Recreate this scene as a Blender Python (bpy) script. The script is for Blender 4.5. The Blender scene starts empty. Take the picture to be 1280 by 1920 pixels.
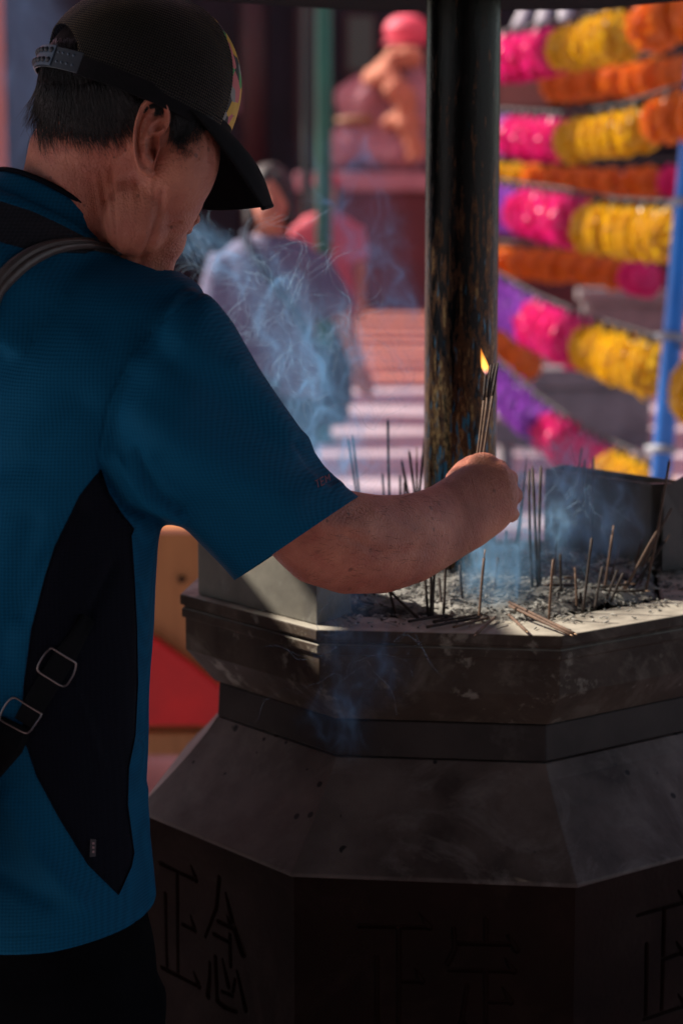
import bpy, bmesh, math, random
import numpy as np
from mathutils import Vector, Matrix, noise as mnoise
random.seed(7); rng = np.random.default_rng(7)
R = math.radians
scene = bpy.context.scene
col = scene.collection
PI = math.pi

# ------------------------------------------------------------------ camera, sky, sun, exposure
CAM = np.array([0.0, 0.0, 1.45]); PITCH = 0.148; FPX = 4000.0
cam_d = bpy.data.cameras.new("camera"); cam = bpy.data.objects.new("camera", cam_d); col.objects.link(cam)
cam.location = CAM; cam.rotation_euler = (PI / 2 - PITCH, 0, 0)
cam_d.sensor_fit = 'HORIZONTAL'; cam_d.sensor_width = 24.0; cam_d.lens = 75.0
cam_d.clip_start = 0.05; cam_d.clip_end = 2000
cam_d.dof.use_dof = True; cam_d.dof.focus_distance = 2.16; cam_d.dof.aperture_fstop = 5.0
scene.camera = cam
SUN_TO = np.array([-0.72, 0.27, 0.69]); SUN_TO /= np.linalg.norm(SUN_TO)
world = bpy.data.worlds.new("World"); scene.world = world; world.use_nodes = True
wn = world.node_tree; wn.nodes.clear()
wo = wn.nodes.new('ShaderNodeOutputWorld'); wb = wn.nodes.new('ShaderNodeBackground'); ws = wn.nodes.new('ShaderNodeTexSky')
ws.sky_type = 'NISHITA'; ws.sun_disc = False
ws.sun_elevation = math.asin(SUN_TO[2]); ws.sun_rotation = math.atan2(SUN_TO[0], SUN_TO[1])
ws.air_density = 1.0; ws.dust_density = 1.0; ws.ozone_density = 1.0
wb.inputs['Strength'].default_value = 0.074
wn.links.new(ws.outputs[0], wb.inputs['Color']); wn.links.new(wb.outputs[0], wo.inputs['Surface'])
sun_d = bpy.data.lights.new("sun", 'SUN'); sun = bpy.data.objects.new("sun", sun_d); col.objects.link(sun)
sun_d.energy = 5.0; sun_d.angle = R(0.5); sun_d.color = (1.0, 0.93, 0.82)
sun.rotation_euler = Vector(SUN_TO).to_track_quat('Z', 'Y').to_euler(); sun.location = (-8, 3, 12)
scene.view_settings.view_transform = 'Standard'; scene.view_settings.look = 'None'
scene.view_settings.exposure = 0.85; scene.view_settings.gamma = 1.0; scene.view_settings.use_curve_mapping = False
scene.render.engine = 'CYCLES'
cy = scene.cycles
cy.max_bounces = 8; cy.diffuse_bounces = 4; cy.glossy_bounces = 3; cy.transmission_bounces = 4
cy.transparent_max_bounces = 48; cy.volume_bounces = 1; cy.sample_clamp_indirect = 6.0
cy.volume_max_steps = 512; cy.volume_step_rate = 1.0
try:
    cy.use_denoising = True; cy.denoiser = 'OPENIMAGEDENOISE'; cy.denoising_input_passes = 'RGB_ALBEDO_NORMAL'
except Exception: pass

# ------------------------------------------------------------------ helpers
FW = np.array([0, math.cos(PITCH), -math.sin(PITCH)]); UP = np.array([0, math.sin(PITCH), math.cos(PITCH)]); RT = np.array([1.0, 0, 0])
def direc(px, py): return FW + RT * (px - 640) / FPX - UP * (py - 960) / FPX
def at(px, py, d): return CAM + d * direc(px, py)
def at_z(px, py, z):
    v = direc(px, py); return CAM + v * ((z - CAM[2]) / v[2])
def at_y(px, py, y):
    v = direc(px, py); return CAM + v * (y / v[1])
def at_plane(px, py, p0, n):
    v = direc(px, py); return CAM + v * (np.dot(np.array(p0) - CAM, n) / np.dot(v, n))
def topx(P):
    P = np.atleast_2d(np.asarray(P, float)) - CAM
    d = P @ FW
    return 640 + FPX * (P @ RT) / d, 960 - FPX * (P @ UP) / d, d
def unit(v):
    v = np.asarray(v, float); return v / (np.linalg.norm(v) + 1e-12)

def tag(o, label=None, cat=None, group=None, kind=None):
    if label: o['label'] = label
    if cat: o['category'] = cat
    if group: o['group'] = group
    if kind: o['kind'] = kind
    return o
def empty(name, loc, label=None, cat=None, group=None):
    o = bpy.data.objects.new(name, None); col.objects.link(o); o.location = tuple(loc); o.empty_display_size = .1
    return tag(o, label, cat, group)
def wloc(o):
    p = np.zeros(3)
    while o is not None: p = p + np.array(o.location); o = o.parent
    return p
def link_mesh(name, me, mats, parent=None, smooth=True):
    o = bpy.data.objects.new(name, me); col.objects.link(o)
    if parent is not None: o.parent = parent
    for m in (mats if isinstance(mats, (list, tuple)) else [mats]): me.materials.append(m)
    if smooth: me.polygons.foreach_set('use_smooth', [True] * len(me.polygons))
    return o
def build(name, verts, faces, mats, parent=None, smooth=True, mi=None):
    V = np.asarray(verts, float)
    if parent is not None: V = V - wloc(parent)
    me = bpy.data.meshes.new(name); me.from_pydata(V.tolist(), [], [tuple(f) for f in faces]); 
    o = link_mesh(name, me, mats, parent, smooth)
    if mi is not None: me.polygons.foreach_set('material_index', mi)
    bm = bmesh.new(); bm.from_mesh(me); bmesh.ops.recalc_face_normals(bm, faces=bm.faces); bm.to_mesh(me); bm.free()
    me.update(); return o
class MB:
    """collects shapes into one mesh"""
    def __init__(s): s.v = []; s.f = []; s.m = []
    def add(s, V, F, m=0):
        o = len(s.v); s.v += [tuple(map(float, p)) for p in V]; s.f += [tuple(i + o for i in f) for f in F]; s.m += [m] * len(F); return s
    def box(s, lo, hi, m=0, M=None):
        x0, y0, z0 = lo; x1, y1, z1 = hi
        V = np.array([(x0, y0, z0), (x1, y0, z0), (x1, y1, z0), (x0, y1, z0), (x0, y0, z1), (x1, y0, z1), (x1, y1, z1), (x0, y1, z1)], float)
        if M is not None: V = np.array([tuple(Matrix(M) @ Vector(p)) for p in V])
        return s.add(V, [(0, 3, 2, 1), (4, 5, 6, 7), (0, 1, 5, 4), (1, 2, 6, 5), (2, 3, 7, 6), (3, 0, 4, 7)], m)
    def hexa(s, b, t, m=0):
        n = len(b); V = list(b) + list(t)
        F = [tuple(range(n - 1, -1, -1)), tuple(range(n, 2 * n))] + [(i, (i + 1) % n, n + (i + 1) % n, n + i) for i in range(n)]
        return s.add(V, F, m)
    def tube(s, pts, r, n=8, m=0, cap=True):
        pts = [np.asarray(p, float) for p in pts]; k = len(pts)
        rs = r if isinstance(r, (list, tuple, np.ndarray)) else [r] * k
        V = []; u = None
        for i, p in enumerate(pts):
            t = unit(pts[min(i + 1, k - 1)] - pts[max(i - 1, 0)])
            if u is None:
                a = np.array([0, 0, 1.0]) if abs(t[2]) < .9 else np.array([1.0, 0, 0]); u = unit(np.cross(a, t))
            u = unit(u - t * np.dot(u, t)); w = np.cross(t, u)
            for j in range(n):
                a = 2 * PI * j / n; V.append(p + rs[i] * (u * math.cos(a) + w * math.sin(a)))
        F = [(i * n + j, i * n + (j + 1) % n, (i + 1) * n + (j + 1) % n, (i + 1) * n + j) for i in range(k - 1) for j in range(n)]
        if cap: F += [tuple(range(n - 1, -1, -1)), tuple(range((k - 1) * n, k * n))]
        return s.add(V, F, m)
    def rings(s, rings, m=0, cap=True, close=False):
        n = len(rings[0]); k = len(rings); V = [p for r in rings for p in r]
        F = [(i * n + j, i * n + (j + 1) % n, (i + 1) * n + (j + 1) % n, (i + 1) * n + j) for i in range(k - 1) for j in range(n)]
        if close: F += [((k - 1) * n + j, (k - 1) * n + (j + 1) % n, (j + 1) % n, j) for j in range(n)]
        elif cap: F += [tuple(range(n - 1, -1, -1)), tuple(range((k - 1) * n, k * n))]
        return s.add(V, F, m)
    def ell(s, c, r, n=24, k=14, m=0, M=None, p=1.0):
        c = np.asarray(c, float); V = []; 
        M = np.eye(3) if M is None else np.asarray(M)
        for i in range(1, k):
            a = PI * i / k
            for j in range(n):
                b = 2 * PI * j / n
                q = np.array([math.sin(a) * math.cos(b) * r[0], math.sin(a) * math.sin(b) * r[1], math.cos(a) * r[2]]); V.append(c + M @ q)
        V += [c + M @ np.array([0, 0, r[2]]), c + M @ np.array([0, 0, -r[2]])]
        T = len(V) - 2; B = len(V) - 1
        F = [(i * n + j, (i + 1) * n + j, (i + 1) * n + (j + 1) % n, i * n + (j + 1) % n) for i in range(k - 2) for j in range(n)]
        F += [(T, j, (j + 1) % n) for j in range(n)] + [(B, (k - 2) * n + (j + 1) % n, (k - 2) * n + j) for j in range(n)]
        return s.add(V, F, m)
    def build(s, name, mats, parent=None, smooth=True): return build(name, s.v, s.f, mats, parent, smooth, s.m if max(s.m + [0]) else None)
def bevel(o, w, seg=2, ang=30):
    b = o.modifiers.new('bevel', 'BEVEL'); b.width = w; b.segments = seg; b.limit_method = 'ANGLE'; b.angle_limit = R(ang); b.harden_normals = False
    sm = o.data
    return o
def ring(c, u, v, ru, rv, n=32, p=2.0):
    out = []
    for j in range(n):
        a = 2 * PI * j / n; x, y = math.cos(a), math.sin(a)
        x = math.copysign(abs(x) ** (2 / p), x); y = math.copysign(abs(y) ** (2 / p), y)
        out.append(np.asarray(c) + np.asarray(u) * ru * x + np.asarray(v) * rv * y)
    return out
def copy_tree(o, parent=None):
    c = o.copy(); col.objects.link(c)
    if parent is not None: c.parent = parent
    for ch in list(o.children): copy_tree(ch, c)
    return c

# ------------------------------------------------------------------ materials
def nodes(m): return m.node_tree.nodes, m.node_tree.links
def pmat(name, c1, c2=None, scale=8.0, rough=.6, bump=0.0, bscale=60.0, metal=0.0, spec=.5, detail=6.0, dust=None, smear=None, spots=None, c3=None, scale3=40.0, t3=(.55, .7), stretch=None, rvar=0.0, sss=0.0, coat=0.0, ramp=(.35, .65), bdist=.002):
    m = bpy.data.materials.new(name); m.use_nodes = True; N, L = nodes(m); b = N['Principled BSDF']
    tc = N.new('ShaderNodeTexCoord'); src = tc.outputs['Object']
    if stretch:
        mp = N.new('ShaderNodeMapping'); mp.inputs['Scale'].default_value = stretch; L.new(src, mp.inputs[0]); src = mp.outputs[0]
    b.inputs['Roughness'].default_value = rough; b.inputs['Metallic'].default_value = metal; b.inputs['Specular IOR Level'].default_value = spec
    b.inputs['Coat Weight'].default_value = coat
    out = None
    if c2 is not None:
        n = N.new('ShaderNodeTexNoise'); n.inputs['Scale'].default_value = scale; n.inputs['Detail'].default_value = detail; n.inputs['Roughness'].default_value = .6; L.new(src, n.inputs['Vector'])
        r = N.new('ShaderNodeMapRange'); r.inputs[1].default_value = ramp[0]; r.inputs[2].default_value = ramp[1]; L.new(n.outputs['Fac'], r.inputs[0])
        x = N.new('ShaderNodeMix'); x.data_type = 'RGBA'; x.inputs[6].default_value = (*c1, 1); x.inputs[7].default_value = (*c2, 1); L.new(r.outputs[0], x.inputs[0]); out = x.outputs[2]
        if c3 is not None:
            n3 = N.new('ShaderNodeTexNoise'); n3.inputs['Scale'].default_value = scale3; n3.inputs['Detail'].default_value = 8; n3.inputs['Roughness'].default_value = .65; L.new(src, n3.inputs['Vector'])
            r3 = N.new('ShaderNodeMapRange'); r3.inputs[1].default_value = t3[0]; r3.inputs[2].default_value = t3[1]; L.new(n3.outputs['Fac'], r3.inputs[0])
            y = N.new('ShaderNodeMix'); y.data_type = 'RGBA'; y.inputs[7].default_value = (*c3, 1); L.new(out, y.inputs[6]); L.new(r3.outputs[0], y.inputs[0]); out = y.outputs[2]
        if smear is not None:
            ns = N.new('ShaderNodeTexNoise'); ns.inputs['Scale'].default_value = 4.5; ns.inputs['Detail'].default_value = 9; ns.inputs['Roughness'].default_value = .68; ns.inputs['Distortion'].default_value = 3.2; L.new(src, ns.inputs['Vector'])
            rs = N.new('ShaderNodeMapRange'); rs.inputs[1].default_value = .50; rs.inputs[2].default_value = .74; rs.inputs[4].default_value = .85; L.new(ns.outputs['Fac'], rs.inputs[0])
            ys = N.new('ShaderNodeMix'); ys.data_type = 'RGBA'; ys.inputs[7].default_value = (*smear, 1); L.new(out, ys.inputs[6]); L.new(rs.outputs[0], ys.inputs[0]); out = ys.outputs[2]
        if spots is not None:
            vs = N.new('ShaderNodeTexVoronoi'); vs.inputs['Scale'].default_value = 75; L.new(src, vs.inputs['Vector']); vc_ = N.new('ShaderNodeSeparateColor'); L.new(vs.outputs['Color'], vc_.inputs[0])
            vr = N.new('ShaderNodeMapRange'); vr.inputs[1].default_value = .72; vr.inputs[2].default_value = 1; vr.inputs[4].default_value = .42; L.new(vc_.outputs[0], vr.inputs[0]); vl = N.new('ShaderNodeMath'); vl.operation = 'LESS_THAN'; L.new(vs.outputs['Distance'], vl.inputs[0]); L.new(vr.outputs[0], vl.inputs[1])
            ng_ = N.new('ShaderNodeTexNoise'); ng_.inputs['Scale'].default_value = 7; L.new(src, ng_.inputs['Vector']); gt = N.new('ShaderNodeMath'); gt.operation = 'GREATER_THAN'; gt.inputs[1].default_value = .53; L.new(ng_.outputs['Fac'], gt.inputs[0]); ml = N.new('ShaderNodeMath'); ml.operation = 'MULTIPLY'; L.new(vl.outputs[0], ml.inputs[0]); L.new(gt.outputs[0], ml.inputs[1])
            yv = N.new('ShaderNodeMix'); yv.data_type = 'RGBA'; yv.inputs[7].default_value = (*spots, 1); L.new(out, yv.inputs[6]); L.new(ml.outputs[0], yv.inputs[0]); out = yv.outputs[2]
        if dust is not None:
            ge = N.new('ShaderNodeNewGeometry'); sz = N.new('ShaderNodeSeparateXYZ'); L.new(ge.outputs['True Normal'], sz.inputs[0])
            dr = N.new('ShaderNodeMapRange'); dr.inputs[1].default_value = .55; dr.inputs[2].default_value = .95; L.new(sz.outputs[2], dr.inputs[0])
            nd = N.new('ShaderNodeTexNoise'); nd.inputs['Scale'].default_value = 26; nd.inputs['Detail'].default_value = 7; L.new(src, nd.inputs['Vector'])
            nr = N.new('ShaderNodeMapRange'); nr.inputs[1].default_value = .3; nr.inputs[2].default_value = .6; nr.inputs[3].default_value = .45; L.new(nd.outputs['Fac'], nr.inputs[0])
            mm = N.new('ShaderNodeMath'); mm.operation = 'MULTIPLY'; L.new(dr.outputs[0], mm.inputs[0]); L.new(nr.outputs[0], mm.inputs[1])
            yd = N.new('ShaderNodeMix'); yd.data_type = 'RGBA'; yd.inputs[7].default_value = (*dust, 1); L.new(out, yd.inputs[6]); L.new(mm.outputs[0], yd.inputs[0]); out = yd.outputs[2]
        L.new(out, b.inputs['Base Color'])
        if rvar:
            rr = N.new('ShaderNodeMapRange'); rr.inputs[3].default_value = rough - rvar; rr.inputs[4].default_value = rough + rvar; L.new(n.outputs['Fac'], rr.inputs[0]); L.new(rr.outputs[0], b.inputs['Roughness'])
    else: b.inputs['Base Color'].default_value = (*c1, 1)
    if bump:
        nb = N.new('ShaderNodeTexNoise'); nb.inputs['Scale'].default_value = bscale; nb.inputs['Detail'].default_value = 5; L.new(src, nb.inputs['Vector'])
        bp = N.new('ShaderNodeBump'); bp.inputs['Strength'].default_value = bump; bp.inputs['Distance'].default_value = bdist; L.new(nb.outputs['Fac'], bp.inputs['Height']); L.new(bp.outputs[0], b.inputs['Normal'])
    if sss:
        b.inputs['Subsurface Weight'].default_value = sss; b.inputs['Subsurface Radius'].default_value = (1, .35, .2); b.inputs['Subsurface Scale'].default_value = .006
    return m
# ------------------------------------------------------------------ materials of the place
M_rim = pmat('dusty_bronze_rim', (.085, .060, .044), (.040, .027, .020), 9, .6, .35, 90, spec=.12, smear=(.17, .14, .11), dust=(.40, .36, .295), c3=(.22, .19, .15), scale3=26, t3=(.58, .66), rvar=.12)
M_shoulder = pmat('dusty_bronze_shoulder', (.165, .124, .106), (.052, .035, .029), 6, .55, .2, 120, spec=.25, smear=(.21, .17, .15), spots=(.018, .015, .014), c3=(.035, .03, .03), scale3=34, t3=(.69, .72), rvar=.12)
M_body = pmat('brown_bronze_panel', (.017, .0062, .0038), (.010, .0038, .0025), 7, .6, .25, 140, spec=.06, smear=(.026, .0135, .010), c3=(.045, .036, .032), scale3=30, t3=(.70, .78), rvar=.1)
M_neck = pmat('dark_bronze_neck', (.046, .034, .029), (.022, .016, .0135), 8, .6, .2, 80, spec=.2, c3=(.065, .052, .045), scale3=18, t3=(.6, .75))  # one darker bronze tone over the whole neck, lightly mottled
M_parapet = pmat('grey_bronze_plate', (.20, .185, .15), (.10, .09, .075), 10, .5, .25, 70, spec=.5, c3=(.20, .19, .165), scale3=22, t3=(.57, .68), rvar=.1)
M_parapet_dark = pmat('brown_bronze_plate', (.045, .034, .026), (.025, .019, .016), 12, .55, .3, 60)
M_darkmetal = pmat('blackened_metal', (.008, .007, .008), (.012, .011, .011), 6, .9, .1, 60, spec=.05)
def pole_material():
    m = bpy.data.materials.new('sooty_steel_pole'); m.use_nodes = True; N, L = nodes(m); b = N['Principled BSDF']
    tc = N.new('ShaderNodeTexCoord'); mp = N.new('ShaderNodeMapping'); mp.inputs['Scale'].default_value = (110, 110, 16); L.new(tc.outputs['Object'], mp.inputs[0])
    sep = N.new('ShaderNodeSeparateXYZ'); L.new(tc.outputs['Object'], sep.inputs[0])
    n = N.new('ShaderNodeTexNoise'); n.inputs['Scale'].default_value = 1.2; n.inputs['Detail'].default_value = 9; n.inputs['Roughness'].default_value = .72; L.new(mp.outputs[0], n.inputs['Vector'])
    # corrosion grows towards the ash: object z 0 is the ash, 0.72 the canopy
    h = N.new('ShaderNodeMapRange'); h.inputs[1].default_value = .10; h.inputs[2].default_value = .62; h.inputs[3].default_value = .19; h.inputs[4].default_value = -.06; L.new(sep.outputs[2], h.inputs[0])
    ad = N.new('ShaderNodeMath'); ad.operation = 'ADD'; L.new(n.outputs['Fac'], ad.inputs[0]); L.new(h.outputs[0], ad.inputs[1])
    cr = N.new('ShaderNodeValToRGB'); e = cr.color_ramp.elements
    e[0].position = .40; e[0].color = (.010, .009, .009, 1); e[1].position = .56; e[1].color = (.014, .011, .010, 1)
    for p, c in ((.575, (.19, .075, .028, 1)), (.595, (.018, .012, .009, 1)), (.65, (.12, .05, .02, 1)), (.665, (.48, .30, .12, 1)), (.69, (.02, .014, .010, 1)), (.76, (.05, .035, .02, 1)), (.80, (.50, .34, .17, 1))):
        x = e.new(p); x.color = c
    L.new(ad.outputs[0], cr.inputs[0])
    n2 = N.new('ShaderNodeTexNoise'); n2.inputs['Scale'].default_value = 2.3; n2.inputs['Detail'].default_value = 6; L.new(mp.outputs[0], n2.inputs['Vector'])
    a2 = N.new('ShaderNodeMath'); a2.operation = 'ADD'; L.new(n2.outputs['Fac'], a2.inputs[0]); L.new(h.outputs[0], a2.inputs[1])
    r2 = N.new('ShaderNodeMapRange'); r2.inputs[1].default_value = .70; r2.inputs[2].default_value = .76; L.new(a2.outputs[0], r2.inputs[0])
    x = N.new('ShaderNodeMix'); x.data_type = 'RGBA'; x.inputs[7].default_value = (.03, .13, .20, 1); L.new(cr.outputs[0], x.inputs[6]); L.new(r2.outputs[0], x.inputs[0])
    L.new(x.outputs[2], b.inputs['Base Color'])
    b.inputs['Metallic'].default_value = .85; b.inputs['Specular IOR Level'].default_value = .6
    rr = N.new('ShaderNodeMapRange'); rr.inputs[1].default_value = .45; rr.inputs[2].default_value = .62; rr.inputs[3].default_value = .15; rr.inputs[4].default_value = .42; L.new(ad.outputs[0], rr.inputs[0]); L.new(rr.outputs[0], b.inputs['Roughness'])
    bp = N.new('ShaderNodeBump'); bp.inputs['Strength'].default_value = .5; bp.inputs['Distance'].default_value = .0015; L.new(ad.outputs[0], bp.inputs['Height']); L.new(bp.outputs[0], b.inputs['Normal'])
    return m
M_pole = pole_material()

# ------------------------------------------------------------------ ground and paving
def paving_material(name, c1, c2, mortar, scale, bw, bh):
    m = bpy.data.materials.new(name); m.use_nodes = True; N, L = nodes(m); b = N['Principled BSDF']
    tc = N.new('ShaderNodeTexCoord'); br = N.new('ShaderNodeTexBrick'); L.new(tc.outputs['Object'], br.inputs['Vector'])
    br.inputs['Scale'].default_value = scale; br.inputs['Color1'].default_value = (*c1, 1); br.inputs['Color2'].default_value = (*c2, 1); br.inputs['Mortar'].default_value = (*mortar, 1)
    br.inputs['Mortar Size'].default_value = .012; br.inputs['Brick Width'].default_value = bw; br.inputs['Row Height'].default_value = bh
    n = N.new('ShaderNodeTexNoise'); n.inputs['Scale'].default_value = 1.3; n.inputs['Detail'].default_value = 8; L.new(tc.outputs['Object'], n.inputs['Vector'])
    x = N.new('ShaderNodeMix'); x.data_type = 'RGBA'; x.blend_type = 'MULTIPLY'; x.inputs[0].default_value = .5; L.new(br.outputs['Color'], x.inputs[6]); L.new(n.outputs['Fac'], x.inputs[7]); L.new(x.outputs[2], b.inputs['Base Color'])
    b.inputs['Roughness'].default_value = .6
    return m
M_paving = paving_material('mauve_paving_slabs', (.60, .50, .56), (.53, .44, .50), (.36, .3, .32), 1.0, .6, .6)
M_redpaving = paving_material('red_clay_paving', (.64, .25, .19), (.56, .21, .15), (.38, .19, .15), 1.0, .4, .2)
s = 240
tag(build('ground', [(-s, -60, 0), (s, -60, 0), (s, 400, 0), (-s, 400, 0)], [(0, 1, 2, 3)], M_paving), kind='structure')
tag(build('red_pavement', [(-14, 16.2, .004), (16, 16.2, .004), (16, 30, .004), (-14, 30, .004)], [(0, 1, 2, 3)], M_redpaving), kind='structure')

# ------------------------------------------------------------------ incense burner
TH = -.123; BC = np.array([.1495, 2.674]); ZR = .964
def V8(k, r, z): a = TH - PI / 2 + (-3 + 2 * k) * PI / 8; return np.array([BC[0] + r * math.cos(a), BC[1] + r * math.sin(a), ZR + z])
def oct_rings(prof): return [[V8(k, r, z) for k in range(8)] for r, z in prof]
burner = empty('incense_burner', (BC[0], BC[1], 0), 'octagonal grey and brown bronze incense burner filled with ash and sticks', 'incense burner')
mb = MB(); mb.rings(oct_rings([(.272, -.05), (.272, -.002), (.276, 0), (.3595, 0), (.361, -.0015), (.361, -.0125), (.3555, -.0145), (.3555, -.017), (.359, -.0185), (.359, -.0285), (.3545, -.030), (.3545, -.0700), (.352, -.0725), (.318, -.112), (.30, -.112), (.30, -.05)]), close=True)
bevel(mb.build('rim', M_rim, burner, False), .0012)
mb = MB(); mb.rings(oct_rings([(.3125, -.114), (.315, -.157), (.28, -.157), (.28, -.114)]), close=True)
bevel(mb.build('neck', M_neck, burner, False), .002)
mb = MB(); mb.rings(oct_rings([(.27, -.158), (.316, -.158), (.328, -.1755), (.352, -.203), (.38, -.232), (.4165, -.268), (.4175, -.2695), (.4175, -.2735), (.4115, -.2745), (.27, -.2745)]), close=True)
so = mb.build('shoulder', M_shoulder, burner, False); bevel(so, .0012, 2, 25)

def seg_dist(P, a, b):
    ab = b - a; t = np.clip(((P - a) @ ab) / (ab @ ab + 1e-12), 0, 1); return np.linalg.norm(P - (a + t[..., None] * ab), axis=-1), t
def carved_panel(k, strokes, zbot):
    """one face of the body: a fine grid whose vertices sink along the carved strokes"""
    Rb = .4115; a, b = V8(k, Rb, -.2745), V8(k + 1, Rb, -.2745); ux = unit(b - a); w = np.linalg.norm(b - a); n = unit(np.cross(ux, [0, 0, 1]))
    if np.dot(n[:2], (a[:2] + b[:2]) / 2 - BC) < 0: n = -n
    st = .0011; nx = int(w / st); H = .275; nz = int(H / st)
    X, Z = np.meshgrid(np.linspace(0, w, nx), np.linspace(0, -H, nz)); P2 = np.stack([X, Z], -1)
    dep = np.zeros(X.shape)
    for s_ in strokes:
        pts = [at_plane(p[0], p[1], a, n) for p in s_[0]]; q = [np.array([np.dot(p - a, ux), p[2] - a[2]]) for p in pts]; w0, w1 = s_[1]
        tot = sum(np.linalg.norm(q[i + 1] - q[i]) for i in range(len(q) - 1)); acc = 0
        for i in range(len(q) - 1):
            L_ = np.linalg.norm(q[i + 1] - q[i]); d, t = seg_dist(P2, q[i], q[i + 1]); ww = w0 + (w1 - w0) * (acc + t * L_) / tot; acc += L_
            dep = np.maximum(dep, (.0028 if k == 1 else .0048) * np.clip((ww - d) / .0019, 0, 1))
    Vv = a + X[..., None] * ux + Z[..., None] * np.array([0, 0, 1.0]) - dep[..., None] * n
    Vv = list(Vv.reshape(-1, 3)); F = [(i * nx + j, i * nx + j + 1, (i + 1) * nx + j + 1, (i + 1) * nx + j) for i in range(nz - 1) for j in range(nx - 1)]
    o = len(Vv); za, zb = a[2] - H, zbot
    Vv += [np.array([*a[:2], za]), np.array([*b[:2], za]), np.array([*b[:2], zb]), np.array([*a[:2], zb])]; F.append((o, o + 1, o + 2, o + 3))
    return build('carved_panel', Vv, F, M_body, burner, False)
H_, T_ = (.0027, .0027), (.0034, .0030)
ser = (.0012, .0046)
left_ch = [([(299, 1619), (369, 1652)], H_), ([(358, 1623), (367, 1650)], ser), ([(332, 1637), (334, 1827)], T_), ([(310, 1677), (313, 1816)], T_), ([(342, 1734), (366, 1746)], H_), ([(357, 1717), (365, 1744)], ser), ([(303, 1815), (374, 1852)], H_), ([(363, 1823), (373, 1850)], ser),
    ([(411, 1648), (406, 1702), (385, 1757)], (.0042, .0022)), ([(423, 1676), (437, 1735), (455, 1785)], (.0022, .0075)), ([(408, 1728), (433, 1740)], H_), ([(425, 1716), (432, 1738)], ser), ([(400, 1752), (430, 1768)], H_), ([(431, 1754), (432, 1812)], T_),
    ([(393, 1805), (393, 1835), (390, 1868)], (.0022, .0050)), ([(404, 1796), (407, 1877), (420, 1888), (441, 1895)], (.0036, .0042)), ([(441, 1838), (435, 1868), (416, 1860)], (.0026, .0024)), ([(417, 1800), (428, 1849)], (.002, .0042)), ([(444, 1822), (460, 1893)], (.0022, .0048))]
mid_ch = [([(672, 1737), (805, 1740)], H_), ([(786, 1713), (803, 1739)], ser), ([(747, 1742), (747, 1960)], T_), ([(705, 1797), (707, 1960)], T_), ([(745, 1841), (790, 1841)], H_), ([(778, 1817), (789, 1840)], ser), ([(670, 1960), (808, 1962)], H_),
    ([(910, 1725), (910, 1770)], T_), ([(850, 1742), (852, 1780), (838, 1808)], (.003, .0036)), ([(855, 1770), (965, 1772)], H_), ([(952, 1755), (967, 1782)], (.0022, .0044)), ([(840, 1820), (962, 1822)], H_), ([(946, 1797), (961, 1821)], ser), ([(910, 1825), (910, 1945)], T_), ([(912, 1880), (957, 1880)], H_), ([(941, 1852), (956, 1879)], ser), ([(875, 1850), (865, 1915), (845, 1960)], (.003, .003)), ([(868, 1915), (900, 1950), (965, 1965)], (.002, .0055))]
right_ch = [([(1195, 1717), (1284, 1692)], H_), ([(1271, 1670), (1283, 1692)], ser), ([(1245, 1707), (1240, 1900)], T_), ([(1212, 1772), (1210, 1908)], T_), ([(1242, 1800), (1279, 1787)], H_), ([(1268, 1767), (1278, 1787)], ser), ([(1207, 1912), (1284, 1887)], H_), ([(1271, 1865), (1283, 1887)], ser)]
for k, st_ in ((0, left_ch), (1, mid_ch), (2, right_ch)): carved_panel(k, st_, .10)
mb = MB()
for k in range(3, 8):
    a, b = V8(k, .4115, -.2745), V8(k + 1, .4115, -.2745); mb.add([a, b, (b[0], b[1], .10), (a[0], a[1], .10)], [(0, 1, 2, 3)])
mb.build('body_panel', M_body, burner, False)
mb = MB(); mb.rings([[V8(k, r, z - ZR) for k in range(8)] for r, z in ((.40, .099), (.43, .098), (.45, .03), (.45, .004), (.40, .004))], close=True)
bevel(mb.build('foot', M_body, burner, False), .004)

def parapet(k, Ri, Ro, t0, t1, h, name, mats, wall=.004):
    """hollow sheet box standing on the rim along one side"""
    def P(r, t, z): return V8(k, r, z) * (1 - t) + V8(k + 1, r, z) * t
    z0 = .0008; mb = MB()
    o = [P(Ro, t0, z0), P(Ro, t1, z0), P(Ri, t1, z0), P(Ri, t0, z0)]
    c = sum(o) / 4
    inn = [p + unit(c - p) * wall * 2.0 for p in o]
    up = np.array([0, 0, h])
    outer = [o, [p + up for p in o]]; inner = [[p + up for p in inn], [p + np.array([0, 0, .006]) for p in inn]]
    mb.rings(outer + inner, cap=True)
    ob = mb.build(name, mats, burner, False); bevel(ob, .0009); return ob
parapet(0, .268, .345, .045, .955, .128, 'parapet', M_parapet)
parapet(4, .262, .318, .0, 1.0, .113, 'parapet', M_parapet)
# brown end plate leaning at the near end of the far box
e0 = at_z(1240, 1074, ZR + .002); e1 = V8(4, .345, .002)
pl = [e0, e1, e1 + np.array([.02, .0, .150]), e0 + np.array([0, 0, .112])]
off = np.array([.006, .008, 0]); mb = MB(); mb.hexa(pl, [p + off for p in pl]); bevel(mb.build('end_plate', M_parapet_dark, burner, False), .001)

# pole and canopy above the burner
cano = empty('canopy_pole', (BC[0], BC[1], ZR - .04), 'sooty corroded metal pole rising from the ash with an octagonal canopy', 'pole')
mb = MB(); mb.tube([(BC[0], BC[1], ZR - .045), (BC[0], BC[1], 1.73)], .0457, 72); po = mb.build('pole', M_pole, cano); 
e_ = po.modifiers.new('edge', 'EDGE_SPLIT'); e_.split_angle = R(50)
mb = MB(); mb.rings([[V8(k, r, z - ZR) for k in range(8)] for r, z in ((.05, 1.728), (.40, 1.705), (.41, 1.7035), (.41, 1.765), (.40, 1.775), (.05, 1.93))], cap=True)
bevel(mb.build('canopy_roof', M_darkmetal, cano, False), .002)

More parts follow.
